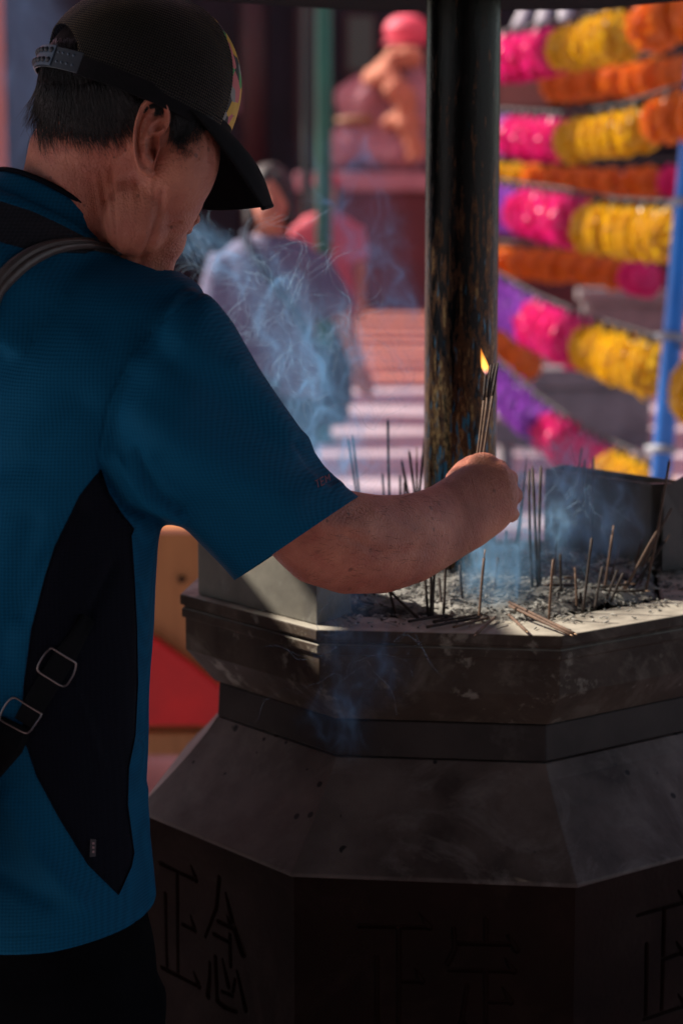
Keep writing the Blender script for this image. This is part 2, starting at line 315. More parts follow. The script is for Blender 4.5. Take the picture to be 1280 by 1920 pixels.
# ash bed
def ash_h(x, y):
    d = math.hypot(x - BC[0], y - BC[1])
    n = mnoise.fractal(Vector((x * 9, y * 9, 3.1)), .8, 2.2, 4); n2 = mnoise.fractal(Vector((x * 60, y * 60, 7)), .9, 2.1, 3)
    return ZR + .006 + .014 * max(0, 1 - (d / .27) ** 2) + .007 * n + .0035 * n2
M_ash = pmat('pale_ash', (.36, .34, .30), (.17, .16, .15), 14, .95, .9, 160, spec=.1, c3=(.055, .05, .05), scale3=24, t3=(.50, .60), bdist=.004)
n = 170; Vv = []; F = []; idx = {}
g = np.linspace(-.30, .30, n)
for i, yy in enumerate(g):
    for j, xx in enumerate(g):
        # octagon test in burner frame
        ang = math.atan2(yy, xx) - TH; rr = math.hypot(xx, yy); seg = ((ang + PI / 8) % (PI / 4)) - PI / 8
        rad = rr * math.cos(seg)
        lim = .268 * math.cos(PI / 8)
        if rad < lim:
            idx[i, j] = len(Vv); Vv.append((BC[0] + xx, BC[1] + yy, ash_h(BC[0] + xx, BC[1] + yy) - .010 * max(0, (rad / lim - .93) / .07)))
for (i, j) in idx:
    q = [(i, j), (i, j + 1), (i + 1, j + 1), (i + 1, j)]
    if all(t in idx for t in q): F.append([idx[t] for t in q])
tag(build('ash_bed', Vv, F, M_ash), 'pale grey ash heaped in the bowl of the incense burner', 'ash', kind='stuff')
# crumbs and curls of fallen ash
mb = MB()
def on_burner(x, y):
    ang = math.atan2(y - BC[1], x - BC[0]) - TH; rr = math.hypot(x - BC[0], y - BC[1]); seg = ((ang + PI / 8) % (PI / 4)) - PI / 8; return rr * math.cos(seg)
cnt = 0
while cnt < 3400:
    x, y = BC[0] + random.uniform(-.35, .35), BC[1] + random.uniform(-.35, .35); rd = on_burner(x, y)
    if rd > .322: continue
    if rd > .25 and random.random() > .8 * math.exp(-(rd - .25) / .035): continue
    z = ash_h(x, y) if rd < .245 else ZR + .0005
    a = random.uniform(0, PI); l = random.uniform(.002, .009) * (1 if random.random() < .75 else 1.7); r = random.uniform(.0006, .0014)
    d = np.array([math.cos(a), math.sin(a), random.uniform(-.1, .35)]); p = np.array([x, y, z + r])
    b = np.array([-math.sin(a), math.cos(a), .3]) * l * random.uniform(-.25, .25)
    mb.tube([p, p + d * l * .5 + b, p + d * l], [r, r * .95, r * .8], 5); cnt += 1
tag(mb.build('ash_flakes', pmat('ash_flake', (.44, .42, .38), (.10, .09, .08), 60, .95, ramp=(.4, .6))), 'crumbs and curls of burnt ash scattered over the burner rim', 'ash crumbs', kind='stuff')
# ------------------------------------------------------------------ incense sticks
M_stick = pmat('burnt_incense', (.050, .030, .022), (.030, .020, .016), 120, .8, .4, 500)
M_stickb = pmat('brown_incense', (.16, .085, .05), (.10, .055, .034), 120, .75, .3, 500)
M_bamboo = pmat('bamboo_core', (.42, .25, .14), (.30, .17, .09), 120, .6)
def stick(base, tip, r, mats, label, z=None, dtip=0.0, kind='standing', bare=.0, db=None):
    """a stick from base pixel on the ash to tip pixel; mats[0] coating, mats[1] bare core near the tip"""
    z = ZR + .008 if z is None else z
    B = at_z(base[0], base[1], z) if db is None else at(base[0], base[1], db)
    d = topx(B)[2][0]; T = at(tip[0], tip[1], d + dtip)
    if kind == 'standing': 
        ex = unit(B - T); B2 = B + ex * .012
    else: B2 = B
    root = empty('incense_stick', B2, label, 'incense stick', 'incense sticks burning in the bronze burner')
    L = T - B2; ln = np.linalg.norm(L); side = unit(np.cross(L, [0.3, 1, .2])) * ln * random.uniform(-.012, .012)
    P = lambda t: B2 + L * t + side * 4 * t * (1 - t)
    t1 = 1 - bare
    mb = MB(); mb.tube([P(t) for t in np.linspace(0, t1, 7)], [r * random.uniform(.85, 1.12) for _ in range(7)], 8)
    mb.build('incense_coating', mats[0], root)
    mb = MB(); mb.tube([P(t1 - .002), P((t1 + 1) / 2), P(1.0 + (.02 if bare == 0 else 0))], [r * .55, r * .5, r * .4], 6); mb.build('bamboo_core', M_bamboo if bare else mats[0], root)
    return root
dk, br = (M_stick,), (M_stickb,)
S = [((690, 1058), (653, 826), dk, 'long dark incense stick at far left behind the forearm, leaning left'),
 ((692, 1062), (661, 820), dk, 'thin dark incense stick crossing just right of the leftmost stick behind the forearm'),
 ((737, 1050), (727, 790), dk, 'tallest upright incense stick behind the forearm, left of the pole'),
 ((721, 1052), (717, 890), dk, 'short faint incense stick left of the tallest one behind the forearm'),
 ((754, 1050), (750, 893), dk, 'short dark incense stick right of the tallest one behind the forearm'),
 ((761, 1056), (758, 905), br, 'shortest brown incense stick showing over the forearm near the pole'),
 ((790, 1062), (753, 866), dk, 'dark incense stick leaning left, lower of the pair beside the pole'),
 ((794, 1066), (767, 848), dk, 'dark incense stick leaning left, taller of the pair beside the pole'),
 ((784, 1062), (781, 838), br, 'pale brown upright incense stick just left of the pole'),
 ((770, 1072), (796, 820), dk, 'dark incense stick leaning right across the left edge of the pole'),
 ((802, 1144), (792, 1030), dk, 'leftmost of the upright dark sticks below the forearm'),
 ((807, 1146), (805, 1030), dk, 'second of the upright dark sticks below the forearm'),
 ((811, 1144), (818, 1030), dk, 'third of the upright dark sticks below the forearm'),
 ((831, 1144), (835, 1030), dk, 'rightmost upright dark stick below the forearm'),
 ((826, 1136), (823, 1085), dk, 'short stub of incense between the dark sticks below the forearm'),
 ((899, 1149), (909, 1030), br, 'brown incense stick below the hand leaning slightly right, pale at its tip'),
 ((706, 1120), (688, 1095), dk, 'short leaning incense stub under the elbow'),
 ((740, 1145), (722, 1085), dk, 'dark incense stick below the forearm, leaning left over the rim'),
 ((771, 1147), (727, 1105), dk, 'steeply leaning dark incense stick fallen against the ash below the forearm'),
 ((948, 1075), (949, 995), dk, 'dark upright incense stick just right of the fist'),
 ((957, 1083), (978, 945), dk, 'dark incense stick leaning right beside the fist'),
 ((968, 1067), (987, 858), br, 'pale blurred incense stick leaning right behind the dark ones near the fist'),
 ((999, 1112), (992, 884), dk, 'left stick of the three tall dark ones right of the fist'),
 ((1008, 1113), (998, 879), dk, 'thick middle stick of the three tall dark ones right of the fist'),
 ((1013, 1112), (1014, 877), dk, 'right stick of the three tall dark ones right of the fist, tallest'),
 ((988, 1068), (997, 1022), br, 'pale brown short stick behind the three tall dark ones'),
 ((1030, 1149), (1037, 1050), br, 'dark thin stick in the lit ash near the front rim corner'),
 ((1058, 1066), (1072, 1000), br, 'pale stick in the shaded ash before the far metal box'),
 ((1080, 1132), (1077, 1064), br, 'short brown stub in the lit ash with a pale broken tip'),
 ((1090, 1132), (1088, 1112), dk, 'tiny black stub at the right edge of the lit ash'),
 ((1094, 1137), (1109, 1010), dk, 'straight black stick standing at the end of the lit rim patch'),
 ((1131, 1113), (1150, 985), br, 'bright brown stick with a pale tip standing right of the black stick'),
 ((1117, 1130), (1129, 1064), dk, 'black stick leaning right between the brown stick and the black stick'),
 ((1136, 1124), (1157, 1070), dk, 'left of two short black sticks leaning right near the far rim'),
 ((1147, 1124), (1168, 1075), dk, 'right of two short black sticks leaning right near the far rim'),
 ((1168, 1116), (1230, 998), br, 'light brown stick leaning right by the end of the metal box, topped by another'),
 ((1166, 1114), (1173, 1090), br, 'small pale stub at the foot of the leaning brown sticks'),
 ((1210, 1106), (1254, 866), br, 'tallest brown stick at far right leaning right'),
 ((1186, 1100), (1255, 1002), dk, 'dark brown stick leaning far right with a grey ash tip'),
 ((1190, 1062), (1203, 1012), br, 'short thin stick in front of the right end of the metal box'),
 ((1062, 1040), (1090, 842), br, 'long brown stick standing before the left part of the metal box'),
 ((1090, 1042), (1096, 864), br, 'thin faint stick standing before the metal box, second from the left'),
 ((1104, 1046), (1112, 860), br, 'thin faint stick standing before the metal box, third from the left'),
 ((1200, 1072), (1258, 955), br, 'thin brown stick leaning right behind the tallest brown stick')]
S += [((1040, 1098), (1046, 985), br, 'thin brown stick between the three tall dark ones and the metal box'), ((1052, 1120), (1050, 1040), dk, 'short dark stick standing in the lit ash left of the metal box'), ((925, 1120), (933, 1046), br, 'brown stick rising just below the fist beside the lit ash'),
      ((1102, 1102), (1098, 1040), br, 'pale short stick in the shade before the middle of the metal box'), ((1142, 1092), (1160, 1022), br, 'slim brown stick leaning right behind the bright brown stick'), ((978, 1098), (972, 1020), dk, 'dark short stick close left of the three tall dark ones'), ((868, 1130), (862, 1060), dk, 'dark stick under the wrist between the pole and the brown stick'), ((676, 1128), (662, 1084), br, 'brown leaning stub beside the elbow at the left end of the ash')]
for b_, t_, m_, lab in S:
    pale = 'pale' in lab or 'grey ash tip' in lab
    stick(b_, t_, .0017 if m_ is dk else .0016, m_, lab, dtip=random.uniform(-.01, .02), bare=.12 if pale else 0)
LY = [((954, 1129), (1076, 1188), br, 'pair-thick brown stick lying across the front rim towards its right corner'),
 ((955, 1136), (1068, 1190), br, 'thin brown stick lying under the thick one on the front rim corner'),
 ((903, 1040), (1000, 1132), dk, 'dark stick fallen from the fist towards the lit ash'),
 ((954, 1153), (987, 1184), br, 'short brown stick lying on the front rim, pointing at the viewer'),
 ((928, 1157), (891, 1190), br, 'short brown stick lying on the rim, slanting to the left'),
 ((766, 1165), (838, 1153), dk, 'dark stick lying near the left end of the front rim'),
 ((800, 1176), (898, 1157), dk, 'long dark stick lying along the front rim below the wrist'),
 ((812, 1166), (905, 1152), dk, 'dark stick lying behind the long one on the front rim'),
 ((850, 1176), (915, 1158), br, 'brown stick lying across the long dark one on the rim')]
for a_, b_, m_, lab in LY:
    zz = ZR + .0035
    A, B = at_z(*a_, ZR + .014 if a_[1] < 1140 else zz + .001), at_z(*b_, zz)
    root = empty('incense_stick', A, lab, 'incense stick', 'incense sticks burning in the bronze burner')
    mb = MB(); mb.tube([A + (B - A) * t for t in np.linspace(0, 1, 6)], [.0018 * random.uniform(.85, 1.1) for _ in range(6)], 8); mb.build('incense_coating', m_[0], root)
    mb = MB(); mb.tube([B - (B - A) * .002, B + unit(B - A) * .006], [.0009, .0007], 6); mb.build('bamboo_core', M_bamboo, root)
rs_ = random.Random(21)
for i in range(26):
    x, y = rs_.uniform(-.20, .24), rs_.uniform(-.22, .16); P = np.array([BC[0] + x, BC[1] + y, 0]);
    if on_burner(P[0], P[1]) > .24 or math.hypot(x, y) < .055: continue
    P[2] = ash_h(P[0], P[1]) + .001; a = rs_.uniform(0, 2 * PI); lie = i % 3 > 0; ln = rs_.uniform(.012, .03) if not lie else rs_.uniform(.02, .06)
    d = np.array([math.cos(a), math.sin(a), rs_.uniform(.0, .18) if lie else rs_.uniform(1.2, 4)]); d = unit(d)
    root = empty('incense_stub', P, 'short burnt incense stub lying on the ash' if lie else 'short burnt incense stub stuck upright in the ash', 'incense stub', 'burnt incense stubs lying on the ash' if lie else 'burnt incense stubs stuck in the ash')
    mb = MB(); mb.tube([P - d * .003, P + d * ln * .5, P + d * ln], [.0016, .0017, .0013], 7); mb.build('incense_coating', M_stickb if i % 2 else M_stick, root)
    mb = MB(); mb.tube([P + d * (ln - .001), P + d * (ln + .006)], [.0009, .0006], 6); mb.build('bamboo_core', M_bamboo, root)
# the bundle held in the hand
DH = 2.375
M_flame = bpy.data.materials.new('flame'); M_flame.use_nodes = True; N, L = nodes(M_flame); N.clear()
o_ = N.new('ShaderNodeOutputMaterial'); e_ = N.new('ShaderNodeEmission'); tc = N.new('ShaderNodeTexCoord'); sp = N.new('ShaderNodeSeparateXYZ'); L.new(tc.outputs['Generated'], sp.inputs[0])
rp = N.new('ShaderNodeValToRGB'); rp.color_ramp.elements[0].color = (.35, .12, .25, 1); rp.color_ramp.elements[1].color = (1, .22, .02, 1); x = rp.color_ramp.elements.new(.25); x.color = (1, .40, .06, 1); x = rp.color_ramp.elements.new(.6); x.color = (1, .36, .04, 1)
L.new(sp.outputs[2], rp.inputs[0]); L.new(rp.outputs[0], e_.inputs[0]); e_.inputs[1].default_value = 210.0; L.new(e_.outputs[0], o_.inputs['Volume'])
for i, (b_, t_, lab) in enumerate([((887, 900), (911, 692), 'held incense stick with the burning flame at its tip'), ((892, 900), (920, 684), 'middle held incense stick in the fist'), ((896, 900), (927, 681), 'rear held incense stick, second from the right in the fist'), ((899, 900), (933, 680), 'rightmost held incense stick in the fist with a charred tip')]):
    A, B = at(*b_, DH - .012 + .004 * i), at(*t_, DH + .01 + .003 * i)
    root = empty('incense_stick', A, lab, 'incense stick', 'incense sticks held in the fist')
    bow = RT * random.uniform(-.003, .003)
    mb = MB(); mb.tube([A + (B - A) * t + bow * 4 * t * (1 - t) for t in np.linspace(0, .72, 6)], .0014, 8); mb.build('incense_coating', M_stickb, root)
    mb = MB(); mb.tube([A + (B - A) * t + bow * 4 * t * (1 - t) for t in np.linspace(.715, 1, 5)], [.0015, .0017, .0016, .0014, .0009], 8); mb.build('charred_tip', M_stick, root)
    if i == 0:
        mb = MB(); rr = []
        prof = [(0, .0008, 0), (.12, .0042, 0), (.3, .0062, .0005), (.5, .0050, -.0008), (.7, .0030, -.0025), (.88, .0013, -.0040), (1.0, .0002, -.0046)]
        base = at(911, 703, DH + .008); h = at(903, 651, DH + .008) - base
        for t, r, sx in prof: rr.append(ring(base + h * t + RT * sx * .3, RT, np.array([0, 1, 0]), r * .72, r * .72, 16))
        mb.rings(rr); mb.build('flame', M_flame, root)
# ------------------------------------------------------------------ lantern strings
def lantern_material(name, c, t):
    m = bpy.data.materials.new(name); m.use_nodes = True; N, L = nodes(m); N.clear()
    o = N.new('ShaderNodeOutputMaterial'); d = N.new('ShaderNodeBsdfDiffuse'); tr = N.new('ShaderNodeBsdfTranslucent'); g = N.new('ShaderNodeBsdfGlossy'); g.inputs['Roughness'].default_value = .35
    tc = N.new('ShaderNodeTexCoord'); n = N.new('ShaderNodeTexNoise'); n.inputs['Scale'].default_value = 14; n.inputs['Detail'].default_value = 5; L.new(tc.outputs['Object'], n.inputs['Vector'])
    x = N.new('ShaderNodeMix'); x.data_type = 'RGBA'; x.inputs[6].default_value = (*c, 1); x.inputs[7].default_value = (*[v * .72 for v in c], 1); L.new(n.outputs['Fac'], x.inputs[0])
    L.new(x.outputs[2], d.inputs[0]); tr.inputs[0].default_value = (*t, 1)
    a = N.new('ShaderNodeMixShader'); a.inputs[0].default_value = .45; L.new(d.outputs[0], a.inputs[1]); L.new(tr.outputs[0], a.inputs[2])
    b = N.new('ShaderNodeMixShader'); b.inputs[0].default_value = .05; L.new(a.outputs[0], b.inputs[1]); L.new(g.outputs[0], b.inputs[2]); L.new(b.outputs[0], o.inputs[0])
    return m
LC = {'purple': lantern_material('purple_lantern_paper', (.34, .09, .52), (.44, .10, .66)), 'magenta': lantern_material('magenta_lantern_paper', (.88, .02, .24), (.96, .03, .34)),
      'yellow': lantern_material('yellow_lantern_paper', (.83, .50, .012), (.95, .60, .012)), 'orange': lantern_material('orange_lantern_paper', (.92, .24, .015), (.97, .30, .02)),
      'lilac': lantern_material('lilac_lantern_paper', (.50, .25, .62), (.6, .3, .75))}
M_hook = pmat('black_lantern_clip', (.012, .012, .014), rough=.4); M_cable = pmat('black_cable', (.02, .02, .022), rough=.5)
def lantern_mesh(seed, Rr=.105):
    r_ = random.Random(seed); n, k = 48, 14; V = []; ph = r_.random() * 6
    for i in range(k + 1):
        a = PI * (.035 + .93 * i / k)
        for j in range(n):
            b = 2 * PI * j / n
            pl = 1 + (.14 if j % 3 else -.10) * math.sin(a) ** .5 + .03 * math.sin(5 * b + ph) * math.sin(a * 2) + .02 * r_.uniform(-1, 1)
            rr = Rr * pl * math.sin(a) ** .8
            V.append((rr * math.cos(b), rr * math.sin(b), -Rr * .98 + Rr * .92 * math.cos(a) + .006 * math.sin(7 * b + ph)))
    F = [(i * n + j, i * n + (j + 1) % n, (i + 1) * n + (j + 1) % n, (i + 1) * n + j) for i in range(k) for j in range(n)]
    # crinkled paper petals standing off the ball
    for q in range(120):
        a = math.acos(r_.uniform(-.95, .95)); b = r_.uniform(0, 2 * PI); nrm = np.array([math.sin(a) * math.cos(b), math.sin(a) * math.sin(b), .95 * math.cos(a)]); c = nrm * Rr * r_.uniform(.93, 1.06) + np.array([0, 0, -Rr])
        th = unit(np.cross(nrm, [0, 0, 1])); up = np.cross(th, nrm); w, h = r_.uniform(.012, .022), r_.uniform(.03, .05); tl = r_.uniform(-.1, .5); o = len(V)
        for (i, j, d) in ((-1, -1, 0), (1, -1, 0), (1.15, .2, .006), (0, 1.1, .012), (-1.15, .2, .006), (0, -.1, -.006)): V.append(tuple(c + th * w * i + (up * math.cos(tl) + nrm * math.sin(tl)) * h * j + nrm * (d + .012)))
        F += [(o, o + 1, o + 5), (o + 1, o + 2, o + 5), (o + 2, o + 3, o + 5), (o + 3, o + 4, o + 5), (o + 4, o, o + 5)]
    me = bpy.data.meshes.new('lantern_paper'); me.from_pydata(V, [], F); return me
lm_ = {c: [] for c in LC}
for c in LC:
    for q in range(3):
        me = lantern_mesh(hash(c) % 100 + q if False else 11 * len(c) + q); me.materials.append(LC[c]); lm_[c].append(me)
hk = MB(); hk.tube([(0, 0, -.012), (0, 0, .012), (.004, 0, .03), (0, 0, .055), (-.010, 0, .048)], [.020, .017, .012, .011, .009], 8); hk.ell((0, 0, -.002), (.028, .028, .018), 10, 6)
hme = bpy.data.meshes.new('clip'); hme.from_pydata(hk.v, [], hk.f); hme.materials.append(M_hook); hme.polygons.foreach_set('use_smooth', [True] * len(hme.polygons))
ORD = ['leftmost', 'second', 'third', 'fourth', 'fifth', 'sixth', 'seventh', 'eighth', 'ninth']
proto = None
def lantern(P, c, s, label, group, hd=0.0):
    root = empty('paper_lantern', P, label, 'lantern', group)
    root.scale = (s * .62, s, s * random.uniform(.95, 1.05)); root.rotation_euler = (random.uniform(-.12, .12), random.uniform(-.16, .16), hd + random.uniform(-.18, .18))
    for nm, me in (('lantern_paper', random.choice(lm_[c])), ('clip', hme)):
        o = bpy.data.objects.new(nm, me); col.objects.link(o); o.parent = root
def string(pts, segs, where, s=1.0, drop=0.0, cable_name=True):
    """pts: (px, py, depth) along the cable; segs: (colour, px0, px1, count) in order"""
    A = np.array(pts, float)
    def pos(px): return np.array([np.interp(px, A[:, 0], A[:, i]) for i in range(3)])
    xs = np.linspace(A[0, 0], A[-1, 0], 40)
    cpts = [at(*pos(x)) for x in xs]
    mb = MB(); mb.tube(cpts, .006, 6); tag(mb.build('lantern_cable', M_cable), 'black cable carrying the %s' % where, 'cable', 'cables of the lantern strings')
    for c, p0, p1, k in segs:
        for i in range(k):
            px = p0 + (p1 - p0) * (i + .5) / k; q = pos(px); P = at(*q); dv_ = at(*pos(px + 4)) - P; hd = math.atan2(dv_[1], dv_[0]); P = P - np.array([0, 0, .040])
            lantern(P, c, s * random.uniform(.95, 1.05), '%s %s lantern on the %s' % (ORD[i], c, where), where, hd)
string([(890, 640, 8.9), (925, 665, 8.5), (1000, 735, 8.0), (1100, 805, 7.4), (1228, 862, 6.9)], [('purple', 915, 1030, 6), ('magenta', 1030, 1146, 7), ('yellow', 1150, 1224, 4)], 'lowest string of lanterns at the blue pole', .64)
string([(890, 480, 8.9), (930, 508, 8.5), (1000, 548, 8.1), (1100, 590, 7.5), (1246, 634, 6.6), (1300, 662, 6.3)], [('purple', 915, 1008, 6), ('magenta', 1005, 1100, 8), ('yellow', 1104, 1232, 6), ('yellow', 1282, 1330, 1)], 'second string of lanterns from the bottom', .74)
string([(890, 325, 8.9), (930, 336, 8.5), (1050, 352, 7.9), (1160, 372, 7.3), (1290, 378, 6.6)], [('purple', 915, 990, 5), ('magenta', 985, 1096, 7), ('yellow', 1106, 1280, 6)], 'middle string of the five front strings', .76)
string([(890, 196, 8.8), (930, 202, 8.4), (1060, 210, 7.8), (1160, 196, 7.2), (1300, 150, 6.4)], [('lilac', 918, 968, 3), ('magenta', 966, 1058, 7), ('yellow', 1066, 1204, 6), ('orange', 1235, 1330, 3)], 'second string of lanterns from the top', .66)
string([(890, 68, 8.8), (930, 60, 8.4), (1060, 36, 7.8), (1160, 5, 7.2), (1300, -42, 6.4)], [('magenta', 915, 1045, 6), ('yellow', 1060, 1170, 5), ('orange', 1210, 1330, 3)], 'topmost string of lanterns under the beam', .70)
string([(880, 452, 11.0), (930, 452, 11.0), (1080, 458, 10.4), (1250, 486, 9.8)], [('orange', 925, 1170, 7), ('magenta', 1178, 1225, 2)], 'orange string hanging behind the second string', .68)
string([(880, 292, 11.5), (1000, 296, 11.0), (1140, 304, 10.5), (1300, 296, 10.0)], [('yellow', 925, 985, 2), ('orange', 985, 1240, 7), ('magenta', 1245, 1300, 2)], 'orange string hanging behind the middle string', .62)
string([(1000, 118, 10.8), (1130, 112, 10.2), (1300, 88, 9.4)], [('orange', 1020, 1290, 7)], 'orange string hanging behind the two top strings', .70)
string([(880, 545, 11.0), (930, 595, 10.7), (1010, 660, 10.2)], [('orange', 915, 1000, 3)], 'short orange string showing between the two lowest strings', .68)
M_streamer = pmat('pale_paper_streamer', (.5, .46, .5), (.4, .36, .4), 6, .8)
for i, (x0, y0, x1, y1, d_) in enumerate(((1000, -10, 968, 52, 8.6), (1034, -10, 1012, 46, 8.4), (1066, -12, 1056, 44, 8.2))):
    A, B = at(x0, y0, d_), at(x1, y1, d_); root = empty('paper_streamer', A, '%s pale paper streamer hanging above the topmost magenta lanterns' % ('leftmost', 'middle', 'rightmost')[i], 'streamer', 'paper streamers')
    V = []; w = np.array([.028, 0, 0])
    for t in np.linspace(0, 1, 9): c = A + (B - A) * t + np.array([0, .02 * math.sin(5 * t), 0]); V += [c - w, c + w]
    o = build('strip', V, [(2 * k, 2 * k + 1, 2 * k + 3, 2 * k + 2) for k in range(8)], M_streamer, root); s_ = o.modifiers.new('t', 'SOLIDIFY'); s_.thickness = .003
    mb = MB(); mb.tube([A + np.array([0, 0, .06]), A], .008, 6); mb.build('cord', M_cable, root)
# blue pole with clamps
def P_at_y(px, py, d): return at(px, py, d)
DB = 6.5
bt, bb = at(1298, 200, DB), at(1243, 840, DB); dirb = (bb - bt) / (bt[2] - bb[2])
p0 = bt + dirb * (bt[2] - 2.6); p1 = bt + dirb * (bt[2] - 0.0)
bp = empty('blue_pole', p1, 'tall bright blue plastic pole leaning right beside the lanterns', 'pole')
mb = MB(); mb.tube([p1, p0], .031, 28); mb.build('tube', pmat('blue_plastic', (.012, .19, .62), (.010, .15, .52), 5, .35, spec=.5), bp)
M_clamp = pmat('grey_cord_clamp', (.32, .33, .36), (.2, .2, .22), 30, .5, .3, 90)
for py in (380, 632, 843):
    t = (py - 200) / 640; c = bt + (bb - bt) * t; u = unit(bt - bb); mb = MB(); mb.tube([c - u * .012, c + u * .012], .040, 24); mb.tube([c, c + np.array([-.05, .02, .0])], .012, 10); mb.build('clamp', M_clamp, bp)
# ------------------------------------------------------------------ things and structures behind
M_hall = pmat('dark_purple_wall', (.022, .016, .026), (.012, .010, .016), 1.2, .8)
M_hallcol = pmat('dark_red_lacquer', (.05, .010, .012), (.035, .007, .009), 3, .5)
M_pinkstone = pmat('pink_painted_stone', (.44, .22, .25), (.33, .15, .19), 5, .75, .3, 20)
M_maroon = pmat('maroon_painted_wall', (.11, .020, .026), (.07, .014, .02), 2, .7)
M_green = pmat('green_painted_steel', (.012, .12, .07), (.01, .09, .055), 3, .4)
M_orangewood = pmat('orange_varnished_board', (.52, .20, .06), (.42, .155, .045), 5, .5, .1, 40, stretch=(6, 6, .8))
M_redpaint = pmat('red_painted_board', (.82, .012, .010), (.6, .010, .010), 6, .45)
M_stoneblock = pmat('grey_granite', (.22, .20, .21), (.14, .125, .135), 7, .75, .3, 60)
YH = 33.0
hall = empty('temple_hall', (2, YH, 0), 'dark shadowed temple hall far behind the courtyard', 'hall')
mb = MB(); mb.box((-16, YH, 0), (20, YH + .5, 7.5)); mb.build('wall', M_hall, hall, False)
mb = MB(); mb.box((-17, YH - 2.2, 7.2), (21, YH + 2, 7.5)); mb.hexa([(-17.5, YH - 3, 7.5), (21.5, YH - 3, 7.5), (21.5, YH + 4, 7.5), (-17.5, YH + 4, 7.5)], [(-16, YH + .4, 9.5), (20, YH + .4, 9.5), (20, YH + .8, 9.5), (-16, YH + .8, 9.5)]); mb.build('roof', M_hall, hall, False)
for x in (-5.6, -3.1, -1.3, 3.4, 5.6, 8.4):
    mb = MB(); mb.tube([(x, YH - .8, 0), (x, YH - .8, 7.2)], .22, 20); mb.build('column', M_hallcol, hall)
for (px0, px1, py0, py1, m_) in ((652, 700, 30, 130, pmat('dim_green_pane', (.05, .09, .075), rough=.3)), (560, 600, 20, 300, pmat('dim_lattice', (.045, .04, .045), rough=.7)), (1040, 1175, 148, 205, pmat('black_opening', (.006, .006, .008), rough=.6)), (930, 1035, 140, 200, pmat('salmon_panel', (.45, .19, .15), rough=.7)), (420, 470, 150, 210, M_pinkstone)):
    a, b = at_y(px0, py1, YH - .06), at_y(px1, py0, YH - .06); mb = MB(); mb.box((a[0], YH - .07, a[2]), (b[0], YH - .003, b[2])); wd = mb.build('window', m_, hall, False)
    mb = MB(); t = .05
    for lo, hi in (((a[0] - t, YH - .1, a[2] - t), (a[0], YH - .004, b[2] + t)), ((b[0], YH - .1, a[2] - t), (b[0] + t, YH - .004, b[2] + t)), ((a[0], YH - .1, b[2]), (b[0], YH - .004, b[2] + t)), ((a[0], YH - .1, a[2] - t), (b[0], YH - .004, a[2]))): mb.box(lo, hi)
    mb.build('frame', M_hallcol, wd, False)
# terrace wall with a pale coping carrying a seated figure
YT = 27.0
tw = empty('terrace_wall', (1, YT, 0), 'maroon terrace wall with a pale pink coping behind the pole', 'wall')
zt, zc = at_y(700, 322, YT)[2], at_y(700, 358, YT)[2]
xl, xr = at_y(560, 400, YT)[0], at_y(1000, 400, YT)[0]
mb = MB(); mb.box((xl, YT + .02, 0), (xr + 5, YT + 1.6, zc)); mb.build('wall', M_maroon, tw, False)
mb = MB(); mb.box((xl - .05, YT - .08, zc + .004), (xr + 5.05, YT + 1.65, zt)); bevel(mb.build('coping', M_pinkstone, tw, False), .03)
def gp(px, py, y): return at_y(px, py, y)
# thin steel poles
for px, w, y, lab, m_ in ((607, 30, 12.5, 'slim green painted post standing behind the woman', M_green), (576, 20, 15.0, 'darker slim post left of the green one', pmat('dark_green_steel', (.008, .018, .015), rough=.6))):
    P = at_y(px, 400, y); r = w / 2 / FPX * y; po_ = empty('steel_post', (P[0], y, 0), lab, 'post'); mb = MB(); mb.tube([(P[0], y, 0), (P[0], y, 4.2)], r, 20); mb.build('shaft', m_, po_); mb = MB(); mb.rings([ring((P[0], y, z), RT, np.array([0, 1, 0]), rr, rr, 20) for z, rr in ((.0, r * 2), (.02, r * 2), (.025, r * 1.1))]); mb.build('base_plate', m_, po_)
P = at_y(-26, 100, 11.0); mb = MB(); op = empty('orange_pillar', (P[0], 11, 0), 'orange painted pillar at the left edge', 'pillar'); mb.tube([(P[0], 11, 0), (P[0], 11, 4.4)], 34 / FPX * 11, 28); mb.build('shaft', pmat('orange_pillar_paint', (.62, .14, .035), rough=.5), op); mb = MB(); mb.tube([(P[0], 11, 0), (P[0], 11, .25)], 50 / FPX * 11, 28); mb.build('plinth', M_stoneblock, op)
# granite blocks between the lanterns and the burner
def block(px0, px1, y, ztop, dep, label, slope=0):
    a, b = at_y(px0, 700, y), at_y(px1, 700, y); root = empty('granite_bench', ((a[0] + b[0]) / 2, y, 0), label, 'bench', 'granite benches')
    mb = MB(); mb.box((a[0] + .05, y + .04, 0), (b[0] - .05, y + dep - .04, ztop - .12)); bevel(mb.build('base', M_stoneblock, root, False), .015)
    mb = MB(); mb.box((a[0], y, ztop - .118), (b[0], y + dep, ztop)); bevel(mb.build('top_slab', M_stoneblock, root, False), .02)
    return root
block(1098, 1262, 20.2, at_y(1150, 548, 20.2)[2], 1.0, 'grey granite bench seen above the second lantern string')
block(955, 1240, 12.2, at_y(1150, 690, 12.2)[2], 1.1, 'large grey granite bench seen between the two lowest lantern strings')
block(925, 985, 10.4, at_y(950, 790, 10.4)[2], .5, 'small grey granite block behind the lowest purple lanterns')
